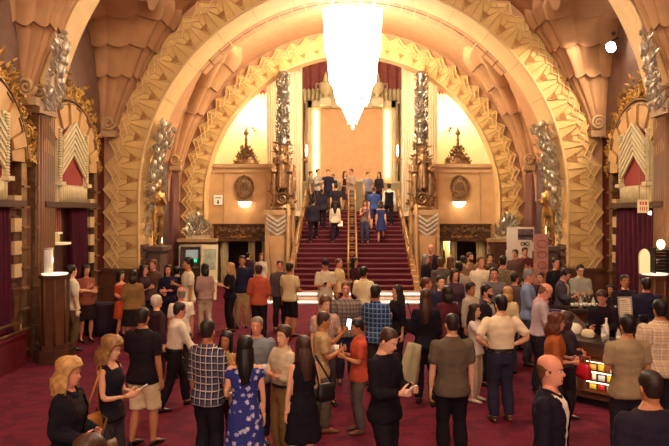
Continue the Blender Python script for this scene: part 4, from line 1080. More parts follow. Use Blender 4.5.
    if p.get('cap'):
        b = MB(); b.lathe([(.088, .165), (.090, .185), (.082, .215), (.058, .240), (.0, .250)], (0, .002, 0), 20, sy=1.2)
        b.loft([[(.075*math.sin(a_), -.09-e*math.cos(a_*.9)*.075, .168-e*.012+dz) for a_ in np.linspace(-1.3, 1.3, 12)] for e, dz in ((0, 0), (1, 0), (1, .006), (0, .006))], cap=False, closed=False)
        MB().join(b, M @ f.headM()).build('cap', cloth(p['cap']), o)
    f.M = Matrix.Translation(loc) @ Matrix.Rotation(math.radians(p.get('rot', 0)), 4, 'Z') @ M
    f.o = o; f.loc = loc
    return f
o_ex = {}
def hand_pos(f, i, out=.09, drop=0.):
    """world point inside the closed hand i (0 right, 1 left)"""
    d = f.hd[i][0]; return f.M @ (f.wr[i]+d*out+Vector((0, 0, drop)))
def finish_people():
    vl = bpy.context.view_layer; vl.update(); dg = bpy.context.evaluated_depsgraph_get()
    new = []
    for o in PEND: new.append(bpy.data.meshes.new_from_object(o.evaluated_get(dg), preserve_all_data_layers=False, depsgraph=dg))
    r = np.random.RandomState(3)
    for o, me in zip(PEND, new):
        old = o.data; o.modifiers.clear(); mats_ = list(old.materials)
        n = len(me.vertices); co = np.empty(n*3, np.float32); me.vertices.foreach_get('co', co); co = co.reshape(-1, 3)
        if '_ex' in o.keys():
            ex = o_ex[o.name]; del o['_ex']
            fv = [tuple(q.vertices) for q in me.polygons]; nb = n
            vs = [tuple(v) for v in co]+ex.v; fs = fv+[tuple(i+nb for i in q) for q in ex.f]
            m2 = bpy.data.meshes.new('person'); m2.from_pydata(vs, [], fs)
            m2.polygons.foreach_set('material_index', [0]*len(fv)+ex.mi); m2.polygons.foreach_set('use_smooth', [True]*len(fs))
        else:
            nr = np.empty(n*3, np.float32); me.vertices.foreach_get('normal', nr); nr = nr.reshape(-1, 3)
            ph = r.uniform(0, 6, 4)       # soft folds in the cloth
            d = .0035*np.sin(co[:, 2]*38+co[:, 0]*22+ph[0]+1.5*np.sin(co[:, 1]*20+ph[1]))*np.sin(co[:, 0]*17-co[:, 2]*9+ph[2])+.002*np.sin(co[:, 2]*75+co[:, 1]*40+ph[3])
            co = co+nr*d[:, None]
            fs = [tuple(q.vertices) for q in me.polygons]
            if '_open' in o.keys():
                del o['_open']
                zt = co[:, 2].max(); zb = co[:, 2].min()
                def keep(q):
                    c = co[list(q)].mean(0); t = (c[2]-zb)/(zt-zb); wid = .022+.085*max(0, (t-.25)/.75)**.8
                    return not (abs(c[0]) < wid and c[1] < -.03)
                fs = [q for q in fs if keep(q)]
            m2 = bpy.data.meshes.new(o.name.split('.')[0]); m2.from_pydata([tuple(v) for v in co], [], fs); m2.polygons.foreach_set('use_smooth', [True]*len(fs))
        for m in mats_: m2.materials.append(m)
        m2.update(); o.data = m2; bpy.data.meshes.remove(old); bpy.data.meshes.remove(me)
    PEND.clear()
# ================================================================== the crowd
PEO = {}
def A(key, px, hy, Y, rot, label, **k):
    """a figure whose head top shows hy rows down when standing Y metres away"""
    h = 2.92-(hy-212)/640*Y-.015-k.get('z', 0)+k.pop('dh', 0)
    k.update(px=px, Y=Y, rot=rot, label=label, h=min(max(h, 1.50), 1.93)); f = person(k); PEO[key] = f; return f
def U(key, px, hy, h, rot, label, **k):
    """a figure on the staircase: the step follows from head height"""
    Y = (10.93-h)/(.3947-(212-hy)/640); i = int(round((Y-Y0)/RUN-.5)); i = min(max(i, 0), NS-1); Y = Y0+(i+(.44 if abs(rot) > 90 else .6))*RUN; z = (i+1)*RISE+.006
    k.update(px=px, Y=Y, z=z, rot=rot, label=label, h=h, group='people on the staircase and landing'); f = person(k); PEO[key] = f; return f
def T(key, px, hy, Y, rot, label, **k):
    h = min(max(2.92-(hy-212)/640*Y-2.96, 1.5), 1.9); k.update(px=px, Y=Y, z=2.96, rot=rot, label=label, h=h, group='people on the staircase and landing'); f = person(k); PEO[key] = f; return f
BLK = '#1c151a'; NAVY = '#1c1c30'; WHT = '#e2d6bc'; KHA = '#8a6e44'; OFF = '#cfc0a0'; GRY = '#6a625c'; JEAN = '#2c2e44'; GJ = '#4a443e'
# ---- front left
A('cardigan', 69, 357, 5.55, 78, 'older blonde woman in black cardigan and patterned skirt, alone at lower left', sex='f', skin='r', hair='blonde', hs='curly', top='jacket', inner='#2a2022', ct='#17131a', hem=.80, bottom='skirt', cb=cloth('#9a8a76', 'zigzag', '#2c2228', scale=.6), arms=('mid', 'mid'), head=4, nod=6, build=.98)
A('tanktop', 110, 335, 6.6, 78, 'woman with light brown bob in black tank top holding a white phone', sex='f', skin='l', hair='dblonde', hs='curly', top='tank', ct='#1b1620', bottom='jeans', cb='#3a3438', arms=('phone', 'phone'), nod=14)
A('lowhead', 90, 432, 3.6, 175, 'brown haired person at the bottom left edge, only the hair in view', sex='f', hair='brown', hs='wavy', top='sweater', ct='#3a2a20', bottom='trousers', cb=BLK)
A('darkpolo', 143, 306, 8.0, 158, 'man in black polo and cream shorts, seen from behind', skin='t', hair='dark', hs='crew', top='polo', ct='#1e171c', hem=.80, bottom='shorts', cb='#d8c498', arms=('down', 'hold'), head=20, legs='relaxed', build=1.08)
A('whitewalk', 174, 299, 9.5, 125, 'man in white long-sleeved shirt and black trousers striding behind the cream shorts', skin='r', hair='dark', hs='short', top='shirt', ct=WHT, hem=.98, bottom='trousers', cb=BLK, arms=('swing', 'down'), legs='step2', nod=8, lean=8, belt='#1a1210')
A('whitehair', 157, 294, 10.6, 130, 'white haired person in a dark top behind the striding man', hair='white', hs='short', top='sweater', ct='#3a2628', bottom='trousers', cb=BLK)
A('baldwhite', 181, 286, 11.3, 215, 'bald man in a white short-sleeved shirt behind the striding man', skin='r', hair='grey', hs='fringe', top='tee', ct=WHT, bottom='trousers', cb='#2a2224')
A('plaidman', 208, 318, 7.05, 148, 'man in navy and white plaid shirt and dark trousers, back to us', skin='t', hair='dark', hs='crew', top='shirt', ct=cloth('#1c1828', 'plaid', '#4a4456', '#c8bcb0', scale=.9), hem=.82, bottom='trousers', cb='#1e1a20', arms=('hold', 'down'), head=25, sleeve=.6)
A('smiling', 225, 330, 7.6, -12, 'smiling dark haired woman in tan top with a cream handbag', sex='f', skin='t', hair='black', hs='long', top='blouse', ct='#b08a58', bottom='trousers', cb='#3a2226', arms=('down', 'mid'), sleeve=.35, tilt=8)
A('floral', 245, 334, 6.6, 190, 'woman with long dark hair and blue flowered maxi dress, back to us', sex='f', skin='l', hair='black', hs='long', bottom='maxi', sleeve=.2, cb=cloth('#2b3272', 'floral', '#a8a4b8', '#e0d4b8', scale=.8), arms=('down', 'mid'), flare=.10)
A('bluepolo', 257, 316, 8.1, 18, 'grey haired man in blue grey polo facing us behind the flowered dress', skin='r', hair='grey', hs='short', top='polo', ct='#7c8088', bottom='jeans', cb='#2c2a38', arms=('down', 'mid'), head=-25, build=1.05)
A('crossed', 283, 325, 7.5, -52, 'man in off-white shirt and khakis with folded arms', skin='l', hair='brown', hs='wavy', top='shirt', ct='#cdbc9c', hem=.97, bottom='trousers', cb='#8a6a3c', arms=('cross', 'cross2'), belt='#2a1a12', head=18, sleeve=.72)
A('blackdress', 303, 334, 6.9, 212, 'woman with long brown hair in sleeveless black dress, arm hanging', sex='f', skin='l', hair='brown', hs='long', bottom='dress', cb='#17121a', arms=('mid', 'down'), shoe='#2a1c16')
# ---- centre
A('beigephone', 320, 311, 8.55, 100, 'man in beige short-sleeved shirt and grey jeans showing a lit phone', skin='t', hair='brown', hs='short', top='tee', ct='#b89c70', hem=.80, bottom='jeans', cb='#5e574e', arms=('hold', 'up'), nod=10, shoe='#7a4a2c', legs='relaxed', lean=4)
A('lightstripe', 325, 295, 9.7, 28, 'young man in pale striped shirt behind the lit phone', skin='l', hair='lbrown', hs='wavy', top='tee', ct=cloth('#c0a894', 'stripe', '#a88878', scale=.5), bottom='jeans', cb='#4a4448', arms=('down', 'hold'), nod=10)
A('greyplaid', 346, 281, 10.9, 2, 'tall man in grey plaid short-sleeved shirt and jeans facing us', skin='r', hair='lbrown', hs='short', top='polo', ct=cloth('#6e625c', 'plaid', '#8c7c70', '#4a4040', scale=.8), hem=.82, bottom='jeans', cb='#2c2c40', arms=('down', 'down'), build=1.1)
A('coral', 359, 322, 8.5, -82, 'man in coral polo and grey jeans holding a small cup', skin='t', hair='black', hs='short', top='polo', ct='#c05038', hem=.80, bottom='jeans', cb='#5a524e', arms=('hold', 'hold'), nod=14, shoe='#5a4030', dh=.06)
A('blacksweater', 385, 325, 6.55, 52, 'man in black sweater and trousers reading his phone', skin='l', hair='brown', hs='crew', top='sweater', ct='#161218', hem=.80, bottom='trousers', cb='#1a151a', arms=('phone', 'phone'), nod=26, legs='relaxed')
A('blueplaid', 376, 284, 10.4, 150, 'man in blue plaid shirt with his back turned beside the tall man', skin='t', hair='dark', hs='short', top='shirt', ct=cloth('#2e4a74', 'plaid', '#20284a', '#8098b0', scale=.9), hem=.80, bottom='jeans', cb='#3a3434', arms=('hold', 'down'), sleeve=.55)
A('drinkwoman', 397, 284, 11.2, -58, 'dark haired woman in black top with shoulder bag raising a drink', sex='f', skin='l', hair='dark', hs='long', top='blouse', ct='#1a141a', bottom='trousers', cb='#241c22', arms=('hold', 'down'), head=-18)
A('creamshirt', 290, 262, 15.0, 148, 'man in cream shirt and dark shorts with his back to us near the stairs', skin='t', hair='dark', hs='short', top='tee', ct='#cdb888', hem=.84, bottom='shorts', cb='#201a20', arms=('mid', 'down'), build=1.08)
A('greybeside', 280, 260, 15.8, 8, 'man in dark grey shirt facing us beside the cream shirt', skin='r', hair='dark', hs='short', top='shirt', ct='#54464a', bottom='trousers', cb='#2a2228', arms=('down', 'down'))
A('coralback', 259, 264, 14.4, 172, 'man in coral red shirt and dark trousers, back turned, left of the stairs', skin='r', hair='brown', hs='short', top='shirt', ct='#b05038', hem=.84, bottom='trousers', cb='#241a20', arms=('mid', 'mid'), sleeve=.6)
A('navykhaki', 242, 255, 16.2, 10, 'man in navy shirt and khaki trousers facing us', skin='t', hair='dark', hs='short', top='tee', ct='#20203a', bottom='trousers', cb='#a88c5c', arms=('down', 'behind'))
A('blondeblack', 230, 262, 15.6, -60, 'blonde woman in black top and trousers holding a white cup', sex='f', skin='l', hair='blonde', hs='long', top='blouse', ct='#1c161c', bottom='trousers', cb='#1c161c', arms=('hold', 'hold'), build=1.05)
A('pinktop', 205, 263, 15.3, 205, 'woman in dusty pink top and white trousers, back turned', sex='f', skin='t', hair='dark', hs='bob', top='blouse', ct='#a88478', hem=.86, bottom='trousers', cb='#c8b090', arms=('down', 'mid'))
A('talllwhite', 188, 257, 14.5, -62, 'tall man in white short-sleeved shirt facing left by the ticket machine', skin='t', hair='black', hs='wavy', top='tee', ct='#d6c8a4', hem=.80, bottom='jeans', cb='#4a3a40', arms=('hold', 'down'))
A('navywoman', 168, 264, 15.0, 14, 'woman with long black hair in navy top facing us', sex='f', skin='r', hair='black', hs='long', top='blouse', ct='#20182c', bottom='trousers', cb='#1c141c', arms=('mid', 'cross'))
A('behindnavy', 177, 266, 16.4, 185, 'dark haired person in black, back turned, between navy top and white shirt', hair='black', hs='wavy', top='sweater', ct='#1e161a', bottom='trousers', cb=BLK)
A('browncup', 153, 259, 15.8, -20, 'man in dusky brown shirt holding a pale cup near the arch pier', skin='r', hair='lbrown', hs='short', top='shirt', ct='#5e4236', bottom='trousers', cb='#2a1e20', arms=('hold', 'down'))
A('duskhair', 144, 264, 15.2, 75, 'dark haired woman in plum top beside the arch pier, facing right', sex='f', skin='r', hair='dark', hs='long', top='blouse', ct='#3a2028', bottom='trousers', cb='#241a20', arms=('hold', 'down'))
A('olive', 133, 269, 13.8, 195, 'woman in olive tan blazer and dark skirt, back to us', sex='f', skin='r', hair='dark', hs='bob', top='shirt', ct='#86643a', hem=.86, bottom='skirt', cb='#241a20', arms=('down', 'mid'), build=1.1)
A('orangedress', 121, 270, 14.9, 70, 'woman in orange red dress with pale belt facing right', sex='f', skin='r', hair='dark', hs='bob', bottom='dress', cb='#b04428', sleeve=.4, arms=('mid', 'mid'), belt='#d8b898')
A('terracotta', 86, 264, 14.4, 45, 'woman in terracotta top and dark skirt with hands at her chest', sex='f', skin='r', hair='dark', hs='bob', top='blouse', ct='#8a4a38', bottom='skirt', cb='#2a1a1e', arms=('chest', 'hold'), head=10)
A('leftwhite', 72, 264, 13.5, 128, 'man in white shirt and olive trousers by the left pillar, back to us', skin='l', hair='dark', hs='short', top='tee', ct='#d8ccb0', hem=.82, bottom='trousers', cb='#6a5236', arms=('down', 'reach'), head=15, sleeve=.5)
# ---- foot of the stairs
A('capman', 325, 259, 15.9, 14, 'man in dark cap and pale shirt looking at his phone before the stairs', skin='r', hair='dark', hs='crew', cap='#20181c', top='shirt', ct='#cfc0a0', hem=.80, bottom='trousers', cb=OFF, arms=('phone', 'phone'), nod=18, sleeve=.55)
A('paleyellow', 339, 258, 16.7, 65, 'man with cropped hair in pale yellow polo facing right before the stairs', skin='r', hair='lbrown', hs='crew', top='polo', ct='#d4bc88', bottom='trousers', cb='#2a2024', arms=('down', 'phone'))
A('plumwoman', 355, 257, 17.6, 60, 'person in dark plum top facing right, in front of the centre handrail', sex='f', skin='t', hair='dark', hs='bob', top='blouse', ct='#3a1c22', bottom='trousers', cb='#241418', arms=('mid', 'down'))
A('whiteback', 364, 266, 13.9, 150, 'man in bright white shirt, back turned, just behind the tall man', skin='t', hair='dark', hs='short', top='shirt', ct='#e0cf9e', hem=.82, bottom='trousers', cb='#3a3034', arms=('down', 'mid'), sleeve=.5)
# ---- staircase
U('stblackman', 313, 197, 1.72, 176, 'man in black shirt and trousers climbing at the left of the stairs', hair='dark', hs='short', top='shirt', ct='#2a2430', bottom='trousers', cb='#221c26', legs='climb', arms=('down', 'down'))
U('stbrown', 322, 189, 1.66, 184, 'brown haired woman in dark jacket climbing at the left of the stairs', sex='f', hair='brown', hs='bob', top='jacket', ct='#2c2630', bottom='trousers', cb='#221c26', legs='climb2')
U('stcream', 335, 200, 1.62, 182, 'woman with long brown hair in cream top climbing with a white paper', sex='f', hair='dark', hs='long', top='blouse', ct='#cfc0a6', bottom='trousers', cb='#2a2230', legs='climb', sleeve=.9)
U('stdarktee', 336, 182, 1.75, 178, 'man in dark tee climbing just below the landing, left of the handrail', hair='dark', hs='short', top='tee', ct='#30282e', bottom='trousers', cb='#2a2430', legs='climb2')
U('stfloral', 365, 201, 1.66, -4, 'auburn haired woman in flowered top and jeans coming down the stairs', sex='f', skin='r', hair='auburn', hs='bob', top='tank', ct=cloth('#5a4648', 'floral', '#a08478', '#c8a890', scale=.5), bottom='jeans', cb='#3c4258', legs='stand', arms=('chest', 'down'))
U('stbluepolo', 374, 186, 1.75, 176, 'man in blue polo climbing right of the centre handrail', hair='lbrown', hs='crew', top='polo', ct='#3a4c80', bottom='shorts', cb='#3c4468', legs='climb')
U('stvest', 389, 184, 1.75, 182, 'usher in black vest over white shirt near the top of the stairs', hair='dark', hs='short', top='shirt', ct='#e0d8c8', vest='#1c1620', bottom='trousers', cb='#201a24', legs='climb2', hem=.98)
U('stbluedress', 381, 202, 1.62, 178, 'woman in blue dress with bare legs climbing the stairs', sex='f', hair='brown', hs='bob', bottom='dress', cb='#2e3262', sleeve=.3, legs='climb', arms=('down', 'down'))
T('ld1', 311, 171, 29.3, 80, 'person in grey beige top at the left end of the landing', hair='lbrown', hs='short', top='tee', ct='#8a7a68', bottom='trousers', cb='#3a3038')
T('ld2', 318, 169, 28.8, 60, 'man in pale grey shirt on the landing, second from the left end', hair='dark', hs='short', top='shirt', ct='#a89c90', bottom='trousers', cb='#3a3038', arms=('hold', 'down'))
T('ld3', 328, 169.5, 28.7, 5, 'man in navy shirt on the landing facing us', hair='dark', hs='short', top='tee', ct='#28243a', bottom='trousers', cb='#2a2430')
T('ld4', 333, 174, 29.3, -20, 'person in black on the landing behind the navy shirt', sex='f', hair='dark', hs='short', top='tee', ct='#2a2028', bottom='trousers', cb='#241c24')
T('ld5', 345, 171, 29.8, 40, 'woman in dark dress on the landing at the handrail head', sex='f', hair='dark', hs='long', bottom='dress', cb='#3a2a30', arms=('mid', 'down'))
T('ld6', 351, 167, 28.7, -50, 'man in beige grey shirt on the landing behind the centre handrail', hair='brown', hs='crew', skin='r', top='shirt', ct='#a08a78', bottom='trousers', cb='#6a5a50', arms=('down', 'hold'))
T('ld7', 368, 172, 28.7, 30, 'man in blue grey tee on the landing right of the handrail', hair='dark', hs='short', top='tee', ct='#7a7684', bottom='jeans', cb='#3a3c54', arms=('down', 'down'))
T('ld8', 379, 172, 28.9, -30, 'dark haired woman in black at the right end of the landing', sex='f', hair='dark', hs='long', top='blouse', ct='#2c2028', bottom='trousers', cb='#241c24')
# ---- right of the stairs, far group
A('baldfar', 431, 244, 19.4, -20, 'tall bald older man in dark coat by the right pedestal', skin='r', hair='grey', hs='fringe', top='jacket', inner='#5a3a34', ct='#2a1e22', bottom='trousers', cb='#241a1e')
A('greyfar', 426, 254, 18.0, 60, 'grey haired woman in black top before the bald man', sex='f', skin='r', hair='grey', hs='bob', top='sweater', ct='#221a20', bottom='trousers', cb='#221a20', arms=('mid', 'hold'))
A('brownback', 441, 257, 15.9, 165, 'brown haired man in grey brown shirt, back to us', skin='r', hair='lbrown', hs='wavy', top='shirt', ct='#5e5048', bottom='trousers', cb='#2a2224')
A('doorman', 439, 242, 26.0, 10, 'person in black standing in the bright doorway', skin='r', hair='dark', hs='short', top='sweater', ct='#2a2018', bottom='trousers', cb='#201814')
A('longhairfar', 450, 256, 17.0, 200, 'woman with long light brown hair under the right carved lintel', sex='f', skin='l', hair='lbrown', hs='long', top='blouse', ct='#6a5244', bottom='trousers', cb='#2a2022')
A('redhair', 427, 277, 12.6, 85, 'reddish haired man in dark brown shirt facing right', skin='r', hair='auburn', hs='short', top='shirt', ct='#4a3428', bottom='trousers', cb='#2a1e20', arms=('hold', 'down'))
A('paperman', 441, 275, 11.8, 12, 'man in navy shirt with open collar holding a white paper', skin='l', hair='black', hs='short', top='shirt', ct='#28243a', bottom='trousers', cb='#241e28', arms=('phone', 'phone'))
A('lightgrey', 459, 258, 14.2, 172, 'man in light grey shirt, back to us, near the right doorway', skin='t', hair='dark', hs='short', top='shirt', ct='#a89886', bottom='trousers', cb='#4a4044', dh=-.06)
A('beardtan', 470, 252, 16.8, 30, 'bearded man in patterned tan shirt in the far right group', skin='r', hair='brown', hs='short', beard=1, top='shirt', ct=cloth('#8a6848', 'camo', '#6a4c36', '#a88862', scale=.6), bottom='trousers', cb='#3a2c28')
A('whitefar', 481, 256, 14.9, 18, 'man in bright white shirt facing us in the far right group', skin='r', hair='lbrown', hs='crew', top='shirt', ct='#e6d6b4', bottom='trousers', cb='#3a3034', build=1.08)
A('camo', 503, 252, 14.6, 165, 'man in mottled camouflage shirt, back to us', skin='r', hair='dark', hs='crew', top='shirt', ct=cloth('#7c6a50', 'camo', '#594a38', '#9c8a6c'), bottom='trousers', cb='#3a3028', build=1.1)
A('greysmile', 494, 267, 12.9, -10, 'smiling dark haired man in grey shirt between white shirt and camouflage', skin='r', hair='black', hs='short', top='shirt', ct='#6a5e5e', bottom='trousers', cb='#2a2428')
A('farheadA', 463, 255, 17.6, 170, 'dark haired person in maroon, back turned, behind the light grey shirt', sex='f', hair='dark', hs='short', top='sweater', ct='#4a2a2a', bottom='trousers', cb='#2a2024')
A('farheadB', 490, 253, 18.5, 0, 'dark haired person in brown behind the white shirt', hair='black', hs='wavy', top='sweater', ct='#4a3428', bottom='trousers', cb='#2a2024')
A('posterman', 525, 247, 19.5, 8, 'man with folded arms in dark red shirt before the posters', skin='r', hair='dark', hs='short', top='shirt', ct='#6a3430', bottom='trousers', cb='#4a3c34', arms=('cross', 'cross2'))
A('posterman2', 515, 249, 18.7, -40, 'person in brown shirt left of the white poster', skin='r', hair='dark', hs='short', top='shirt', ct='#5a4036', bottom='trousers', cb='#3a2c28')
# ---- right of centre, middle distance
A('sagebag', 426, 288, 9.7, 168, 'long haired woman in black with a sage sweater at her hip', sex='f', skin='l', hair='brown', hs='long', top='blouse', ct='#17121a', bottom='trousers', cb='#1a151c', arms=('mid', 'mid'), legs='relaxed2')
A('brownpolo', 452, 312, 7.45, 186, 'man in olive brown short-sleeved shirt and black trousers, back to us', skin='l', hair='dark', hs='crew', top='polo', ct='#5e5040', hem=.80, bottom='trousers', cb='#1a151a', arms=('down', 'down'), build=1.06)
A('hipsman', 501, 294, 8.95, 188, 'man in white shirt and dark jeans with hands on his hips', skin='l', hair='black', hs='short', top='tee', ct='#e0cda6', hem=.96, bottom='jeans', cb='#2c2a3c', arms=('hips', 'hips'), belt='#2a1c14', shoe='#4a3424', build=1.10, sleeve=.45)
A('whitejeans', 475, 304, 9.9, 60, 'woman in white top and pale trousers behind the olive brown shirt', sex='f', skin='l', hair='dark', hs='long', top='blouse', ct='#d0c4b4', bottom='trousers', cb='#c4b49a', arms=('reach', 'mid'), shoe='#d8cdb8')
A('paleshirt', 471, 282, 11.9, 42, 'dark haired man in pale shirt left of the bearded man', skin='t', hair='dark', hs='wavy', top='shirt', ct='#b8a692', bottom='trousers', cb='#3a3034')
A('beardjacket', 487, 284, 10.8, 55, 'bearded man in dark jacket facing right behind the hands-on-hips man', skin='r', hair='black', hs='short', beard=1, top='jacket', inner='#b8a890', ct='#241c24', bottom='trousers', cb='#221a22')
A('blondback', 508, 286, 11.6, 150, 'blonde woman in cream top beside the blue shirt', sex='f', skin='l', hair='blonde', hs='bob', top='blouse', ct='#d2bc8c', bottom='trousers', cb='#3a3034')
A('blueshirt', 528, 268, 12.2, 70, 'grey haired man in light blue shirt at the far end of the bar', skin='r', hair='grey', hs='short', top='shirt', ct='#7a88a8', bottom='trousers', cb='#3a3440', arms=('phone', 'phone'), nod=12)
A('lavender', 538, 281, 10.3, 82, 'balding man in lavender shirt bending his head over the bar', skin='r', hair='lbrown', hs='fringe', top='shirt', ct='#b4a0a2', hem=.92, bottom='trousers', cb='#241c26', arms=('phone', 'mid'), nod=32, lean=6, sleeve=.55)
A('rust', 551, 312, 8.4, 75, 'woman with curly auburn hair in rust orange top leaning at the bar', sex='f', skin='r', hair='auburn', hs='curly', top='blouse', ct='#a0562a', bottom='trousers', cb='#2a1e24', arms=('mid', 'mid'), build=1.15, lean=8)
A('dutch', 567, 322, 9.1, 100, 'person in dark jacket and trousers at the counter behind the red bag', sex='f', skin='r', hair='brown', hs='bob', top='shirt', ct='#3a2c34', bottom='trousers', cb='#2a2024', arms=('mid', 'mid'), shoe='#2a1e1c', nod=10)
A('blazer', 551, 353, 5.2, 58, 'bald man in dark blazer over a white shirt, lower right', skin='r', hair='lbrown', hs='fringe', top='jacket', inner='#ece0c4', ct='#1a1420', hem=.74, bottom='trousers', cb='#4a4640', arms=('down', 'down'))
A('lastdark', 650, 368, 4.75, 186, 'person in dark navy top with cropped hair at the bottom right corner', skin='t', hair='dark', hs='crew', top='sweater', ct='#221c28', bottom='trousers', cb='#1a151a', arms=('mid', 'mid'), build=1.1)
A('heather', 627, 313, 7.35, 184, 'man in heather beige tee at the bar, back to us', skin='t', hair='black', hs='short', top='tee', ct='#94805e', hem=.80, bottom='trousers', cb='#262028', arms=('mid', 'mid'), build=1.05)
A('paleplaid', 660, 298, 8.2, 178, 'man in pale cream plaid shirt at the bar, back to us', skin='t', hair='black', hs='short', top='shirt', ct=cloth('#d8c4a4', 'plaid', '#c0a486', '#a88a72', scale=.9), hem=.80, bottom='trousers', cb='#221c22', arms=('mid', 'mid'), build=1.15)
A('navyback', 646, 277, 11.5, 176, 'man in dark navy shirt, back turned, behind the framed menu', skin='t', hair='dark', hs='short', top='shirt', ct='#241e34', bottom='trousers', cb='#221c22', build=1.15)
# ---- behind the bar
A('leaning', 604, 292, 10.62, -35, 'bartender in black bending over the counter', skin='r', hair='brown', hs='short', top='shirt', ct='#1e161c', bottom='trousers', cb=BLK, arms=('mid', 'mid'), lean=12, nod=22, dh=.08)
A('blazergrey', 561, 267, 13.75, 50, 'dark haired man in charcoal blazer leaning over the far bar', skin='r', hair='dark', hs='wavy', top='jacket', inner='#c8b8a0', ct='#4a4048', bottom='trousers', cb='#2a2428', arms=('phone', 'mid'), nod=24, lean=6)
A('glassesman', 580, 264, 14.2, 0, 'bartender with glasses in grey shirt holding a white sheet', skin='l', hair='black', hs='short', glasses=1, top='shirt', ct='#94907e', bottom='trousers', cb='#2a2428', arms=('phone', 'phone'), nod=8)
A('behindhead', 556, 257, 15.3, 20, 'dark haired person in black behind the charcoal blazer', skin='r', hair='black', hs='short', top='sweater', ct='#221a1e', bottom='trousers', cb=BLK)
A('smilebar', 625, 274, 12.15, -8, 'bartender in black shirt smiling behind the framed menu', skin='t', hair='black', hs='short', top='shirt', ct='#241a22', bottom='trousers', cb=BLK, arms=('phone', 'phone'))
A('darkwoman', 611, 284, 12.55, -40, 'dark haired woman in black behind the bar, left of the smiling bartender', sex='f', skin='t', hair='black', hs='long', top='blouse', ct='#1e161c', bottom='trousers', cb=BLK)
A('redface', 540, 272, 13.9, -30, 'dark haired person in plum behind the light blue shirt', skin='r', hair='black', hs='short', top='sweater', ct='#3a2430', bottom='trousers', cb=BLK)
A('fillA', 515, 272, 13.6, 120, 'dark haired person in grey brown right of the camouflage shirt', skin='r', hair='dark', hs='short', top='sweater', ct='#5a4a48', bottom='trousers', cb=BLK)
A('fillB', 447, 285, 10.9, 200, 'dark haired woman in a maroon top behind the olive brown shirt', sex='f', hair='dark', hs='bob', top='blouse', ct='#5a2228', bottom='trousers', cb=BLK)
A('fillC', 455, 268, 13.2, 20, 'brown haired person in dusky purple below the light grey shirt', sex='f', skin='r', hair='brown', hs='bob', top='blouse', ct='#4a3440', bottom='trousers', cb=BLK)
A('paledoor', 261, 253, 20.9, 10, 'person with long hair in a pale top before the left doorway by the stairs', sex='f', hair='brown', hs='long', skin='r', top='blouse', ct='#b8a894', bottom='trousers', cb='#3a2c30')
A('doordark', 248, 262, 22.4, 170, 'dark haired person in plum before the left doorway by the stairs', hair='dark', hs='short', top='sweater', ct='#3a2430', bottom='trousers', cb=BLK)
# ================================================================== concession bar on the right
m_bar = mat('bar_front_mahogany', '#6e3a1e', .4, var=.25, vs=5, spec=.4)
m_top = mat('bar_top_dark_stone', '#3a2a26', .3, var=.2, vs=10)
OUT = [(5.25, 7.95), (3.42, 9.73), (3.27, 9.92), (3.25, 10.15), (3.75, 13.1), (3.85, 13.25), (4.0, 13.3), (6.0, 13.3)]
def inset(pl, d):
    out = []
    for i, p in enumerate(pl):
        a = Vector(pl[max(i-1, 0)]); c = Vector(pl[min(i+1, len(pl)-1)]); t = (c-a).normalized(); n = Vector((t.y, -t.x)); out.append((p[0]+n.x*d, p[1]+n.y*d))
    return out
CT = tag(empty('bar_counter', (3.9, 10.6, 0)), 'curved wooden concession bar with dark top and lit snack case', 'bar counter')
def strip(b, o, i_, z0, z1):
    n = len(o); vs = [(p[0]-3.9, p[1]-10.6, z) for z in (z0, z1) for p in o]+[(p[0]-3.9, p[1]-10.6, z) for z in (z0, z1) for p in i_]
    fs = []
    for k in range(n-1): fs += [(k, n+k, n+k+1, k+1), (2*n+k, 2*n+k+1, 3*n+k+1, 3*n+k), (n+k, 3*n+k, 3*n+k+1, n+k+1), (k, k+1, 2*n+k+1, 2*n+k)]
    for k in (0, n-1): fs.append((k, 2*n+k, 3*n+k, n+k))
    b.add(vs, fs)
b = MB(); strip(b, OUT, inset(OUT, .5), .12, .90); b.build('counter_body', m_bar, CT)
b = MB(); strip(b, inset(OUT, .06), inset(OUT, .45), 0, .12); b.build('toe_kick', m_black, CT)
b = MB(); strip(b, inset(OUT, -.07), inset(OUT, .58), .90, .97); b.build('counter_top', m_top, CT)
b = MB(); strip(b, inset(OUT, -.025), inset(OUT, .01), .12, .22); strip(b, inset(OUT, -.025), inset(OUT, .01), .80, .90); b.build('panel_moulding', m_wood, CT)
tx, ty = .717, -.697; nx, ny = -.697, -.717
def fr(s, d, z): return (3.25+tx*s+nx*d-3.9+.03, 9.9+ty*s+ny*d-10.6+.0, z)
b = MB()
def fbox(b, s0, s1, d0, d1, z0, z1, mi=0):
    vs = [fr(s, d, z) for z in (z0, z1) for s, d in ((s0, d0), (s1, d0), (s1, d1), (s0, d1))]
    return b.add(vs, [(3, 2, 1, 0), (4, 5, 6, 7), (0, 1, 5, 4), (1, 2, 6, 5), (2, 3, 7, 6), (3, 0, 4, 7)], mi)
CS0, CS1 = .30, .92
fbox(b, CS0, CS0+.03, -.1, .13, .26, .72); fbox(b, CS1-.03, CS1, -.1, .13, .26, .72); fbox(b, CS0, CS1, -.1, .13, .24, .27); fbox(b, CS0, CS1, -.1, .13, .70, .73)
for z in (.40, .55): fbox(b, CS0+.03, CS1-.03, .0, .11, z, z+.012)
b.build('snack_case', m_wood2, CT)
b = MB(); fbox(b, CS0+.03, CS1-.03, .005, .012, .27, .70); b.build('lit_case_back', mat('case_back_glow', '#ffe0a8', .5, emit=.9, emitcol='#ffcf80'), CT)
b = MB()
for z in (.385, .535, .685): fbox(b, CS0+.04, CS1-.04, .095, .11, z, z+.012)
b.build('shelf_light', mat('case_strip', '#fff0d0', .4, emit=3.), CT)
light('case_lamp', 'POINT', fr(.6, .5, .55), 5, WARM, .1, CT)
PKC = ['#e8c840', '#dcd8e8', '#b83028', '#e8e0c8', '#d86a28', '#c8d0d8', '#e0b050', '#a82848']
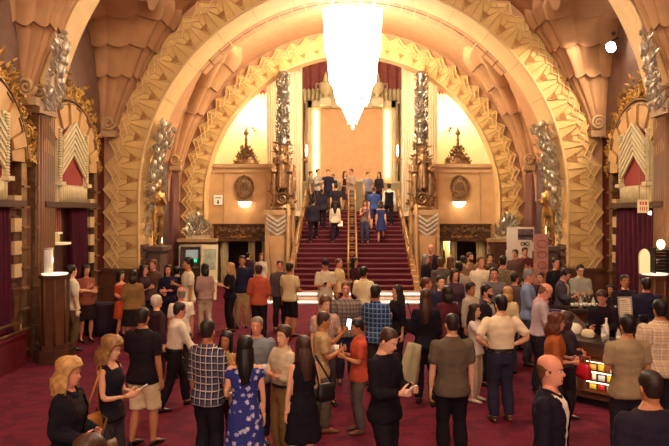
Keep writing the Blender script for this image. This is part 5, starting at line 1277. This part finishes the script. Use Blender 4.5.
PKN = ['yellow', 'pale lilac', 'dark red', 'cream', 'orange', 'silver grey', 'honey yellow', 'crimson']
for r in range(3):
    for k in range(4):
        ci = (r*3+k*2+(k > 1)) % 8; b = MB(); s0 = CS0+.055+k*.132; z0 = .273+r*.150 + (.0 if r == 0 else -.008)
        sz = .10 if (r+k) % 2 else .085
        rings = []
        for zz, dd, ww in ((0, .012, .052), (.02, .026, .054), (sz*.5, .030, .052), (sz-.02, .024, .054), (sz, .004, .052)):
            cx = s0+.06; rings.append([fr(cx+ww*math.cos(q), .055+dd*math.sin(q), z0+zz) for q in [2*PI*j/12 for j in range(12)]])
        b.loft(rings); o = b.build('snack_packet', mat('packet_'+PKC[ci].lstrip('#'), PKC[ci], .35))
        o.location = (3.9, 10.6, 0)
        tag(o, '%s snack packet in the lit case, %s shelf, %s from the left' % (PKN[ci], ('bottom', 'middle', 'top')[r], ('first', 'second', 'third', 'fourth')[k]), 'snack', 'snack packets in the lit case')
# things on the bar top (z = .97)
def bottle(x, y, z, h, r, m, mcap, lab, grp=None, cat='bottle', name='bottle'):
    t = tag(empty(name, (x, y, z)), lab, cat, grp)
    MB().lathe([(0, 0), (r, .003), (r, h*.55), (r*.85, h*.64), (r*.38, h*.80), (r*.34, h*.92), (0, h*.92)], n=14).build('body', m, t)
    MB().lathe([(r*.4, h*.90), (r*.4, h), (0, h)], n=12).build('cap', mcap, t)
    MB().lathe([(r*1.02, h*.18), (r*1.02, h*.48)], n=14).build('wrapper', m_white, t); return t
m_clear = mat('clear_bottle', '#c8c4bc', .15, spec=.6); m_green = mat('green_bottle', '#2c3a20', .2); m_amber = mat('amber_bottle', '#5a2c10', .2)
bottle(4.02-.22, 9.72, .97, .34, .042, m_white, m_white, 'tall white bottle on the bar before the bending bartender')
bottle(3.72, 9.62, .97, .26, .036, m_clear, m_white, 'clear water bottle on the bar left of the tall white bottle')
bottle(3.90, 9.52, .97, .24, .034, m_clear, m_black, 'clear bottle with black cap on the bar below the tall white bottle')
for k in range(7):
    bottle(4.40+k*.085, 12.93, .97, .24+.02*(k % 2), .034, (m_green, m_amber, m_clear)[k % 3], (m_white, m_black)[k % 2] if k % 3 else m_white, '%s bottle in the row on the far bar, %s from the left' % (('green', 'amber', 'clear')[k % 3], ('first', 'second', 'third', 'fourth', 'fifth', 'sixth', 'seventh')[k]), 'bottles in a row on the far bar')
def cup(x, y, z, lab, grp=None, h=.11, r=.04, m=None, name='paper_cup', cat='cup'):
    b = MB(); b.lathe([(0, 0), (r*.75, 0), (r, h), (r*1.06, h+.004), (r*.94, h), (r*.7, .01), (0, .012)], n=14); o = b.build(name, m or m_white); o.location = (x, y, z); return tag(o, lab, cat, grp)
for k, (x, y) in enumerate(((3.72, 11.6), (3.80, 11.72), (3.88, 11.9))):
    cup(x, y, .97, 'white paper cup on the left arm of the bar, %s' % ('nearest of three', 'middle of three', 'farthest of three')[k], 'paper cups on the left arm of the bar')
def boxy(name, x, y, z, sx, sy, sz, m, lab, cat, rz=0., grp=None):
    b = MB(); b.box(-sx/2, sx/2, -sy/2, sy/2, 0, sz, bev=min(sx, sy, sz)*.12); o = b.build(name, m); o.location = (x, y, z); o.rotation_euler = (0, 0, rz); return tag(o, lab, cat, grp)
boxy('carton', 3.78, 12.15, .97, .26, .16, .10, mat('purple_carton', '#4a3468', .5), 'purple carton on the left arm of the bar beyond the cups', 'box', .3)
def pouch(x, y, z, sx, sy, sz, m, lab, rz):
    b = MB(); rings = []; r_ = random.Random(int(x*100))
    for zz, k in ((0, .9), (.15, 1.05), (.5, 1.0), (.8, .8), (.95, .55), (1, .3)):
        rings.append([(sx/2*k*math.cos(q)*(1+r_.uniform(-.08, .08)), sy/2*k*math.sin(q)*(1+r_.uniform(-.08, .08)), zz*sz) for q in [2*PI*j/14 for j in range(14)]])
    b.loft(rings); o = b.build('paper_bag', m); o.location = (x, y, z); o.rotation_euler = (0, 0, rz); return tag(o, lab, 'paper bag')
pouch(3.48, 10.25, .97, .34, .24, .17, m_white, 'crumpled white paper bag on the bar corner', .4)
pouch(3.62, 9.98, .97, .22, .2, .12, mat('cream_bag', '#d8c8a0', .7), 'small cream paper bag beside the crumpled white bag', .1)
pouch(3.62, 11.0, .97, .30, .24, .12, mat('straw_bag', '#d8b870', .7), 'straw coloured bag on the left arm of the bar', .9)
def sheet(x, y, z, sx, sy, rz, lab, m=None):
    b = MB(); b.box(-sx/2, sx/2, -sy/2, sy/2, 0, .006); o = b.build('paper_sheet', m or m_white); o.location = (x, y, z); o.rotation_euler = (0, 0, rz); return tag(o, lab, 'paper')
sheet(4.12, 9.34, .97, .30, .21, -.7, 'loose white sheet on the bar front, right of the bottles')
sheet(4.38, 9.08, .97, .21, .28, -.5, 'white sheet on the bar beside the heather tee')
sheet(3.70, 11.30, .97, .21, .30, .2, 'white sheet on the left arm of the bar')
# inner service station with the framed menu
SV = tag(empty('service_station', (4.78, 11.1, 0)), 'dark service station inside the bar carrying the framed menu', 'counter')
b = MB(); b.box(-.42, .42, -.22, .22, 0, 1.0, bev=.01); b.build('cabinet', m_wood, SV); MB().box(-.45, .45, -.25, .25, 1.0, 1.04).build('top', m_top, SV)
FM = tag(empty('menu_frame', (4.66, 11.02, 1.04)), 'pale framed menu standing on the service station', 'menu')
M_ = Matrix.Rotation(math.radians(-8), 4, 'X')
b = MB()
for x0, x1, z0, z1 in ((-.12, -.095, 0, .42), (.095, .12, 0, .42), (-.12, .12, 0, .025), (-.12, .12, .395, .42)): b.box(x0, x1, -.012, .012, z0, z1)
MB().join(b, M_).build('frame', mat('menu_frame_grey', '#a89a8a', .5), FM)
MB().join(MB().box(-.1, .1, -.004, .006, .02, .40), M_).build('sheet', mat('menu_paper', '#e6d8b8', .7), FM)
b = MB()
for k in range(9): b.box(-.075, -.075+(.15 if k else .1)-(.03 if k % 3 == 1 else 0), -.008, -.0045, .345-k*.034, .352-k*.034+.006*(k == 0))
MB().join(b, M_).build('printed_lines', mat('menu_ink', '#8a5a4a', .7), FM)
bottle(4.46, 10.98, 1.04, .27, .036, m_clear, m_white, 'clear water bottle on the service station left of the framed menu')
boxy('napkin_holder', 4.95, 11.0, 1.04, .14, .1, .11, m_black, 'black napkin holder on the service station right of the framed menu', 'napkin holder')
# ================================================================== pillars: pedestals and lamps
for sg in (-1, 1):
    wd = 'left' if sg < 0 else 'right'; cx = sg*5.88
    PD = tag(empty('pillar_pedestal', (cx, 12.55, 0)), 'dark eight sided pedestal before the %s reeded pillar' % wd, 'pedestal')
    def octo(r, z0, z1): return [[(r*math.cos(PI/8+k*PI/4), r*.92*math.sin(PI/8+k*PI/4), z) for k in range(8)] for z in (z0, z1)]
    b = MB(); b.loft(octo(.26, .34, 1.62), sm=False)
    for k in range(8):
        a = k*PI/4+PI/8; b.tube([(.26*math.cos(a), .24*math.sin(a), .34), (.26*math.cos(a), .24*math.sin(a), 1.62)], .02, 6)
    b.build('shaft', m_wood2, PD)
    b = MB(); b.loft(octo(.38, 0, .26), sm=False); b.loft(octo(.32, .26, .34), sm=False); b.build('base', m_wood, PD)
    b = MB(); b.loft(octo(.29, 1.62, 1.69), sm=False); b.build('cap_moulding', m_wood, PD)
    TR = tag(empty('glass_tray', (cx, 12.55, 1.69)), 'glowing white glass tray on the %s pillar pedestal' % wd, 'tray')
    MB().lathe([(0, 0), (.22, 0), (.25, .03), (.22, .035), (0, .02)], n=24).build('dish', mat('tray_glow', '#fff4dc', .3, emit=.8, emitcol='#fff0d0'), TR)
    light('tray_lamp', 'POINT', (0, 0, .3), 4, WARM, .1, TR)
    if sg < 0:
        CY = tag(empty('lamp_cylinder', (cx-.10, 12.50, 1.73)), 'tall frosted glass cylinder on the left pillar pedestal', 'lamp')
        MB().lathe([(0, 0), (.085, .0), (.085, .47), (.07, .47), (.07, .03), (0, .03)], n=18).build('glass', mat('cyl_glass', '#c8bca8', .25, emit=.08, emitcol='#e8d8c0'), CY)
        MB().lathe([(.09, .46), (.092, .49), (.07, .49)], n=18).build('rim', m_silver, CY)
    else:
        CA = tag(empty('slatted_lantern', (cx+.10, 12.50, 1.73)), 'dark slatted lantern on the right pillar pedestal', 'lantern')
        b = MB()
        for k in range(7): b.box(-.16, .16, -.12, .12, .03+k*.065, .065+k*.065)
        for s2 in (-1, 1): b.box(s2*.15-.012, s2*.15+.012, -.1, .1, 0, .5)
        b.build('slats', m_black, CA)
        b = MB(); b.ell((0, 0, .56), (.07, .07, .09)); b.build('bulb', mat('lantern_bulb', '#fff0c8', .3, emit=12., emitcol='#ffe0a0'), CA)
        light('lantern_lamp', 'POINT', (.0, -.1, .75), 22, WARM, .06, CA)
        AG = tag(empty('glass_arch', (cx-.26, 12.42, 1.73)), 'pale arched glass ornament beside the slatted lantern', 'ornament')
        b = MB(); pts = [(-.10, 0), (.10, 0)]+[(.10*math.cos(PI*k/12), .32+.14*math.sin(PI*k/12)) for k in range(13)]
        b.prism(pts, -.025, .025, lambda a, c, d: (a, d, c)); b.build('pane', mat('arch_glass', '#e0cca0', .25, emit=.5, emitcol='#ffdf9c'), AG)
        b = MB(); b.tube([(-.10, 0, 0), (-.10, 0, .32)]+[(-.10*math.cos(PI*k/12), 0, .32+.14*math.sin(PI*k/12)) for k in range(13)]+[(.10, 0, 0)], .016, 7); b.build('rim', m_ivory, AG)
# small hanging sign and lamp on the right curtain
HS = tag(empty('hanging_sign', (X(643, 13.5), 13.5, Z(213, 13.5))), 'small cream hanging sign with red lettering before the right curtain', 'sign')
MB().box(-.12, .12, -.015, .015, 0, .28, bev=.006).build('board', m_ivory, HS)
b = MB()
for k, (x, w_, z, h_) in enumerate(((-.075, .03, .17, .07), (-.02, .03, .17, .07), (.035, .04, .17, .07), (-.075, .02, .05, .08), (-.03, .02, .05, .08), (.015, .02, .05, .08), (.06, .02, .05, .08))): b.box(x, x+w_, -.02, -.015, z, z+h_)
b.build('lettering', mat('sign_red', '#b03020', .6), HS)
b = MB(); b.tube([(-.08, 0, .28), (-.08, 0, 1.0)], .006, 5); b.tube([(.08, 0, .28), (.08, 0, 1.0)], .006, 5); b.build('hanging_wire', m_brass, HS)
BL = tag(empty('wall_lamp', (X(653, 14.1), 14.1, Z(213, 14.1))), 'small bright white lamp just below the hanging sign', 'lamp')
b = MB(); b.ell((0, 0, 0), (.11, .05, .05)); b.build('glass', mat('barlamp_glass', '#fff6e0', .3, emit=9.), BL); b = MB(); b.box(-.02, .2, .02, .05, -.02, .02); b.build('arm', m_brass, BL)
# ================================================================== left brass rail and low red partition
PT = tag(empty('low_partition', (-6.32, 9.0, 0)), 'low crimson partition with double brass rail at the left edge', 'partition')
b = MB(); b.box(-.06, .06, -4.0, 3.2, 0, .62); b.box(-.09, .09, -4.0, 3.25, .58, .63); b.build('carpeted_panel', mat('crimson_panel', '#5e0c1c', .85, var=.2, vs=8), PT)
for z in (.66, .84):
    b = MB(); b.tube([(0, -4, z), (0, 3.15, z)], .028, 8); b.build('brass_rail', m_brass, PT)
for k in range(6): MB().tube([(0, -3.9+k*1.4, .6), (0, -3.9+k*1.4, .85)], .024, 8).build('post', m_brass, PT)
# dark clothed round table on the left
TB = tag(empty('cocktail_table', (X(103, 15.3), 15.3, 0)), 'round table under a dark plum cloth between the terracotta and orange red figures', 'table')
b = MB(); b.loft([[((.34+.03*math.sin(8*q)*(1-z/.74)+.03*(1-z/.74))*math.cos(q), (.34+.03*math.sin(8*q)*(1-z/.74)+.03*(1-z/.74))*math.sin(q), z) for q in [2*PI*j/40 for j in range(40)]] for z in (.01, .3, .6, .73, .745)]); b.build('cloth', mat('plum_cloth', '#2a1626', .85), TB)
# ticket machine with a green screen
AT = tag(empty('ticket_machine', (X(190, 21.9), 21.9, 0)), 'dark ticket machine with a glowing green screen left of the far arch', 'machine')
b = MB(); b.prism([(0, 0), (.5, 0), (.5, 1.72), (.12, 1.72), (.02, 1.05), (-.08, 1.0), (0, .95)], -.36, .36, lambda a, c, d: (d, a, c)); b.build('cabinet', mat('machine_brown', '#4a3830', .5), AT)
b = MB(); b.add([(-.16, .105, 1.62), (.26, .105, 1.62), (.26, .035, 1.30), (-.16, .035, 1.30)], [(3, 2, 1, 0)]); 
b = MB().join(b, Matrix.Translation((0, -.02, 0))); b.build('screen', mat('screen_blue_grey', '#8a9a98', .3, emit=.35), AT)
b = MB(); b.box(-.1, .22, -.025, .05, 1.21, 1.29); b.ell((.06, -.03, 1.25), (.10, .03, .05)); b.build('green_panel', mat('screen_green', '#20d890', .3, emit=1.6), AT)
b = MB(); b.box(-.38, -.36, -.02, .5, 0, 1.76); b.box(.36, .38, -.02, .5, 0, 1.76); b.box(-.38, .38, .08, .5, 1.72, 1.78); b.build('side_trim', m_silver, AT)
# pale A-frame picture board
PB = tag(empty('display_board', (X(208, 21.2), 21.2, 0)), 'pale leaning display board with a faded picture beside the ticket machine', 'board')
Mb = Matrix.Rotation(math.radians(-10), 4, 'X') @ Matrix.Rotation(math.radians(12), 4, 'Z')
MB().join(MB().box(-.27, .27, -.02, .02, 0, 1.85), Mb).build('panel', mat('board_cream', '#d8cba4', .6), PB)
MB().join(MB().box(-.21, .21, -.026, -.02, 1.0, 1.7), Mb).build('picture', mat('board_picture', '#9aa08a', .6, var=.3, vs=6), PB)
MB().join(MB().box(-.05, .05, .0, .5, 0, .04).box(-.03, .03, .0, .03, .0, 1.6), Mb).build('stand', m_black, PB)
# carved crests on cabinets beside the far arch
for sg in (-1, 1):
    wd = 'left' if sg < 0 else 'right'
    CB = tag(empty('cabinet', (sg*5.62, 23.3, 0)), 'brown wooden cabinet at the foot of the %s far pier' % wd, 'cabinet')
    MB().box(-.62, .62, -.25, .3, .1, 1.84, bev=.015).build('body', m_wood2, CB); MB().box(-.68, .68, -.3, .32, 1.84, 1.95).build('top', m_stone2, CB); MB().box(-.66, .66, -.28, .3, 0, .1).build('plinth', m_wood, CB)
    b = MB(); b.box(-.5, -.04, -.27, -.25, .25, 1.7); b.box(.04, .5, -.27, -.25, .25, 1.7); b.build('door_panels', m_wood, CB)
    CR = tag(empty('crest_carving', (sg*5.62, 23.3, 1.95)), 'silvery carved crest on the %s cabinet' % wd, 'carving')
    b = MB(); b.box(-.42, .42, -.12, .12, 0, .12); b.ell((0, 0, .45), (.22, .14, .36)); b.ell((0, -.05, .85), (.10, .1, .14))
    for k in range(110):
        q = random.uniform(0, PI); r = random.uniform(.15, .42); b.leaf((r*math.cos(q)*1.05, -.10-random.random()*.08, .12+r*1.7*math.sin(q)), (math.cos(q)+random.uniform(-.5, .5), -.1, math.sin(q)+.3), (random.uniform(-.5, .5), -1, .3), random.uniform(.12, .24), .10, .05)
    for s2 in (-1, 1): b.scroll((s2*.26, .28), .17, .04, lambda a, c: (a, -.13, c), 1.8, s2)
    b.build('leaf_relief', m_silver, CR)
    b = MB()
    for k in range(8): b.box(-.40+k*.105, -.34+k*.105, -.15, .1, -.0, .09)
    b.build('dentil_band', m_ivory, CR)
# posters on the right
def poster(name, px0, px1, py0, py1, Y, m, lab, legs=True):
    x0, x1 = X(px0, Y), X(px1, Y); z0, z1 = Z(py1, Y), Z(py0, Y); cx = (x0+x1)/2
    t = tag(empty(name, (cx, Y, 0)), lab, 'poster')
    MB().box(x0-cx, x1-cx, -.02, .03, z0, z1).build('board', m, t)
    b = MB()
    for s2 in (-1, 1): b.tube([(s2*(x1-x0)*.42, .05, 0), (s2*(x1-x0)*.42, .05, z1-.05)], .018, 7); b.tube([(s2*(x1-x0)*.42, -.2, .015), (s2*(x1-x0)*.42, .25, .015)], .015, 7)
    b.build('stand', m_black, t); return t, x0-cx, x1-cx, z0, z1
t, x0, x1, z0, z1 = poster('poster_board', 507, 534, 227, 251, 21.6, m_white, 'white poster board with a dark landscape picture on the right')
MB().box(x0+.36, x1-.03, -.028, -.02, z1-.50, z1-.07).build('picture', mat('landscape_picture', '#6a5c5c', .6, var=.5, vs=7), t)
b = MB(); b.box(x0+.36, x1-.03, -.032, -.028, z1-.34, z1-.26); b.build('dark_hills', mat('picture_hills', '#3a2a28', .7), t)
t, x0, x1, z0, z1 = poster('poster_board', 517, 532, 240, 270, 20.9, m_white, 'white poster with two dark numerals below the landscape board')
b = MB()
for cxx in (-.07, .09):
    b.tube([(cxx+.055*math.cos(2*PI*j/16), -.026, z1-.13+.06*math.sin(2*PI*j/16)) for j in range(17)], .012, 6)
b.box(-.002, .018, -.03, -.02, z1-.19, z1-.07); b.build('lettering', m_black, t)
t, x0, x1, z0, z1 = poster('poster_banner', 534, 548, 234, 286, 16.6, mat('rose_poster', '#b07a68', .7, var=.25, vs=5), 'tall rose red poster standing beside the white posters')
b = MB()
for k in range(5): b.tube([(.02+.13*math.cos(2*PI*j/16)*(1-.06*k), -.024, z1-.25-.28*k+.09*math.sin(2*PI*j/16)) for j in range(17)], .014, 6)
b.build('red_print', mat('poster_red', '#9a5448', .7), t)
t, x0, x1, z0, z1 = poster('poster_board', 506, 513.5, 250, 268, 20.3, m_white, 'narrow white board at the left end of the posters')
# ================================================================== gilded and bronze figures
def figure(loc, h, rot, m, name, parent=None, arms=('hold', 'chest'), robe=True, vox=.026):
    f = Fig(dict(sex='f', h=h, arms=arms, legs='relaxed')); b = MB(); b.loft([f.ring(z, .01) for z in (.80, .88, .96, 1.04, 1.12, 1.2, 1.28, 1.34, 1.39, 1.43, 1.465, 1.5, 1.53)])
    for i in (0, 1):
        f.leg(b, i); f.arm(b, i, .008); b.ell(f.sh[i], (.055, .055, .055)); b.ell(f.ank[i]+Vector((0, -.05, -.045)), (.036, .11, .036))
        d, t_, k_ = f.hd[i]; b.ell(f.wr[i]+d*.07, (.035, .035, .06))
    if robe:
        b.loft([[((.16+.06*(1-z)+.02*math.sin(9*q))*math.cos(q), .01+(.13+.05*(1-z)+.02*math.sin(9*q))*math.sin(q), z) for q in [2*PI*j/36 for j in range(36)]] for z in (.12, .35, .6, .85, 1.0)])
        b.tube([tuple(f.sh[1]+Vector((.02, .08, .05))), (.1, .14, 1.2), (.18, .14, .8), (.2, .12, .3)], [.05, .07, .09, .08], 8)
    b.join(HEAD, f.headM(), mi=0); b.join(hair_mesh('bob', True), f.headM(), mi=0)
    M = Matrix.Scale(f.k, 4); o = pend(MB().join(b, M), name, m, vox, parent, 1); o.location = loc; o.rotation_euler = (0, 0, rot); return o
for sg in (-1, 1):
    wd = 'left' if sg < 0 else 'right'
    o = figure((sg*5.42, 17.75, 1.98), 1.80, sg*-.75, mat('statue_gilt', '#b08448', .36, .6, var=.25, vs=9), 'statue', None, ('hold', 'chest'), False)
    tag(o, 'gilded robed statue on a bracket on the %s jamb of the near arch' % wd, 'statue')
for sg, ST in STATUES:
    for dx, dy, sc, r in ((-.26, -.36, 1.55, .5), (.26, -.36, 1.5, -.5), (0, -.5, 1.62, 0)):
        o = figure((dx, dy, .42+(.25 if dx == 0 else 0)), sc, r, m_bronze, 'bronze_figure', ST, ('cross', 'hold') if dx else ('hold', 'hold'), True, .034)
# ================================================================== what people hold and carry
def held(key, i, kind, lab, cat, m=None, out=.10, tiltx=0.):
    f = PEO[key]; p = hand_pos(f, i, out); rz = f.o.rotation_euler[2]
    if kind == 'phone':
        b = MB(); b.box(-.037, .037, -.006, .006, -.07, .07, bev=.003); o = b.build('phone', m or m_black); s = MB().box(-.033, .033, -.0075, -.0055, -.058, .058).build('screen', mat('phone_screen_on', '#cfe0e8', .2, emit=1.6), o) if not m or m is m_black else None
        if s: s.rotation_euler = (0, 0, PI)
        o.rotation_euler = (math.radians(-55), 0, rz+PI if False else rz)
        o.rotation_euler = (math.radians(50), 0, rz); p += Vector((0, 0, .03))
    elif kind == 'cup':
        b = MB(); b.lathe([(0, -.05), (.028, -.05), (.038, .06), (.034, .06), (.02, -.04), (0, -.04)], n=14); o = b.build('cup', m or m_white); p += Vector((0, 0, .02))
    elif kind == 'paper':
        b = MB(); b.grid(lambda u, v: (-.1+.2*u, .02*math.sin(3*u), -.13+.26*v), 6, 2); b.grid(lambda u, v: (-.1+.2*u, .02*math.sin(3*u)+.003, -.13+.26*v), 6, 2, flip=True); o = b.build('paper', m or m_white); o.rotation_euler = (math.radians(35), 0, rz); p += Vector((0, 0, .06))
    o.location = p; return tag(o, lab, cat)
m_wph = mat('white_phone', '#e8e2da', .3)
held('tanktop', 1, 'phone', 'white phone in the hands of the woman in the black tank top', 'phone', m_wph)
held('blacksweater', 0, 'phone', 'pale phone read by the man in the black sweater', 'phone', m_wph)
o = held('beigephone', 1, 'phone', 'lit phone held up by the man in the beige shirt', 'phone', mat('lit_phone', '#e8f2f6', .2, emit=3.), out=.12); o.rotation_euler = (math.radians(-12), .0, -.75)
held('capman', 0, 'phone', 'dark phone held by the man in the cap', 'phone', m_black)
held('coral', 0, 'cup', 'small pale cup held by the man in the coral polo', 'cup')
held('blondeblack', 0, 'cup', 'white cup held by the blonde woman in black', 'cup')
held('browncup', 0, 'cup', 'pale cup held by the man in the dusky brown shirt', 'cup')
held('drinkwoman', 0, 'cup', 'clear drink raised by the woman with the shoulder bag', 'cup', m_clear)
held('leftwhite', 0, 'cup', 'pale cup held out by the man in white at the left pillar', 'cup')
held('paperman', 1, 'paper', 'white paper read by the man in the navy open-collared shirt', 'paper')
held('glassesman', 0, 'paper', 'white sheet held by the bartender with glasses', 'paper')
held('stcream', 0, 'paper', 'white paper carried by the woman in cream on the stairs', 'paper')
held('crossed', 1, 'cup', 'clear cup held by the man with folded arms', 'cup', m_clear)
def bag(key, dx, dy, z, sx, sy, sz, m, lab, strap_to=None, name='handbag'):
    """a bag hung beside its owner, in the owner's own axes"""
    f = PEO[key]; R = f.o.matrix_basis.to_3x3() if False else Matrix.Rotation(f.o.rotation_euler[2], 3, 'Z')
    p = f.loc+R @ Vector((dx, dy, 0)); t = tag(empty(name, (p.x, p.y, f.loc.z+z), f.o.rotation_euler[2]), lab, 'bag')
    b = MB(); rings = []
    for zz, kx, ky in ((0, .80, .7), (.06, .98, 1.0), (.4, 1.0, 1.0), (.8, .92, .75), (1.0, .85, .35)):
        rings.append([(sx/2*kx*math.copysign(abs(math.cos(q))**.6, math.cos(q)), sy/2*ky*math.copysign(abs(math.sin(q))**.6, math.sin(q)), zz*sz) for q in [2*PI*j/20 for j in range(20)]])
    b.loft(rings); b.build('pouch', m, t)
    b = MB(); s = strap_to if strap_to else (0, 0, sz+.22)
    b.tube([(-sx*.38, 0, sz*.9), (s[0]-.03, s[1]-.03, s[2]), (s[0]+.03, s[1]+.05, s[2]), (sx*.38, 0, sz*.9)], .010, 6); b.build('strap', m, t); return t
m_tan = mat('tan_leather', '#a0662e', .5); m_crb = mat('cream_leather', '#d0b888', .5); m_blb = mat('black_leather', '#1a1416', .4); m_rdb = mat('red_leather', '#c01828', .4)
bag('tanktop', -.30, .02, .66, .34, .14, .26, m_tan, 'tan shoulder bag on the hip of the woman in the black tank top', (.16, 0, .70))
bag('cardigan', .02, -.34, .70, .32, .13, .24, mat('brown_leather', '#5a3a22', .5), 'brown handbag held before the woman in the black cardigan')
bag('smiling', .22, -.22, .70, .15, .10, .26, m_crb, 'small cream handbag of the smiling woman')
bag('blackdress', -.25, .06, .86, .22, .10, .19, m_blb, 'black shoulder bag of the woman in the black dress', (.14, -.02, .50))
bag('drinkwoman', .28, .05, .85, .28, .12, .24, m_blb, 'black shoulder bag of the woman with the drink', (-.14, 0, .50))
bag('dutch', -.27, -.10, .62, .30, .14, .20, m_rdb, 'glossy red handbag at the bar behind the rust orange top', (0, -.05, .30))
f = PEO['sagebag']; b = MB()
b.loft([[((.10+.08*(1-z)+.025*math.sin(5*q+6*z))*math.cos(q), (.05+.03*(1-z)+.012*math.sin(5*q))*math.sin(q), -.52+.62*z) for q in [2*PI*j/24 for j in range(24)]] for z in (0, .15, .4, .7, .9, 1.0)])
o = b.build('cardigan', cloth('#a8a07c')); o.location = f.loc+Vector((-.20, -.16, .86)); o.rotation_euler = (0, .25, .3); tag(o, 'sage sweater hanging over the arm of the long haired woman in black', 'sweater')
finish_people()
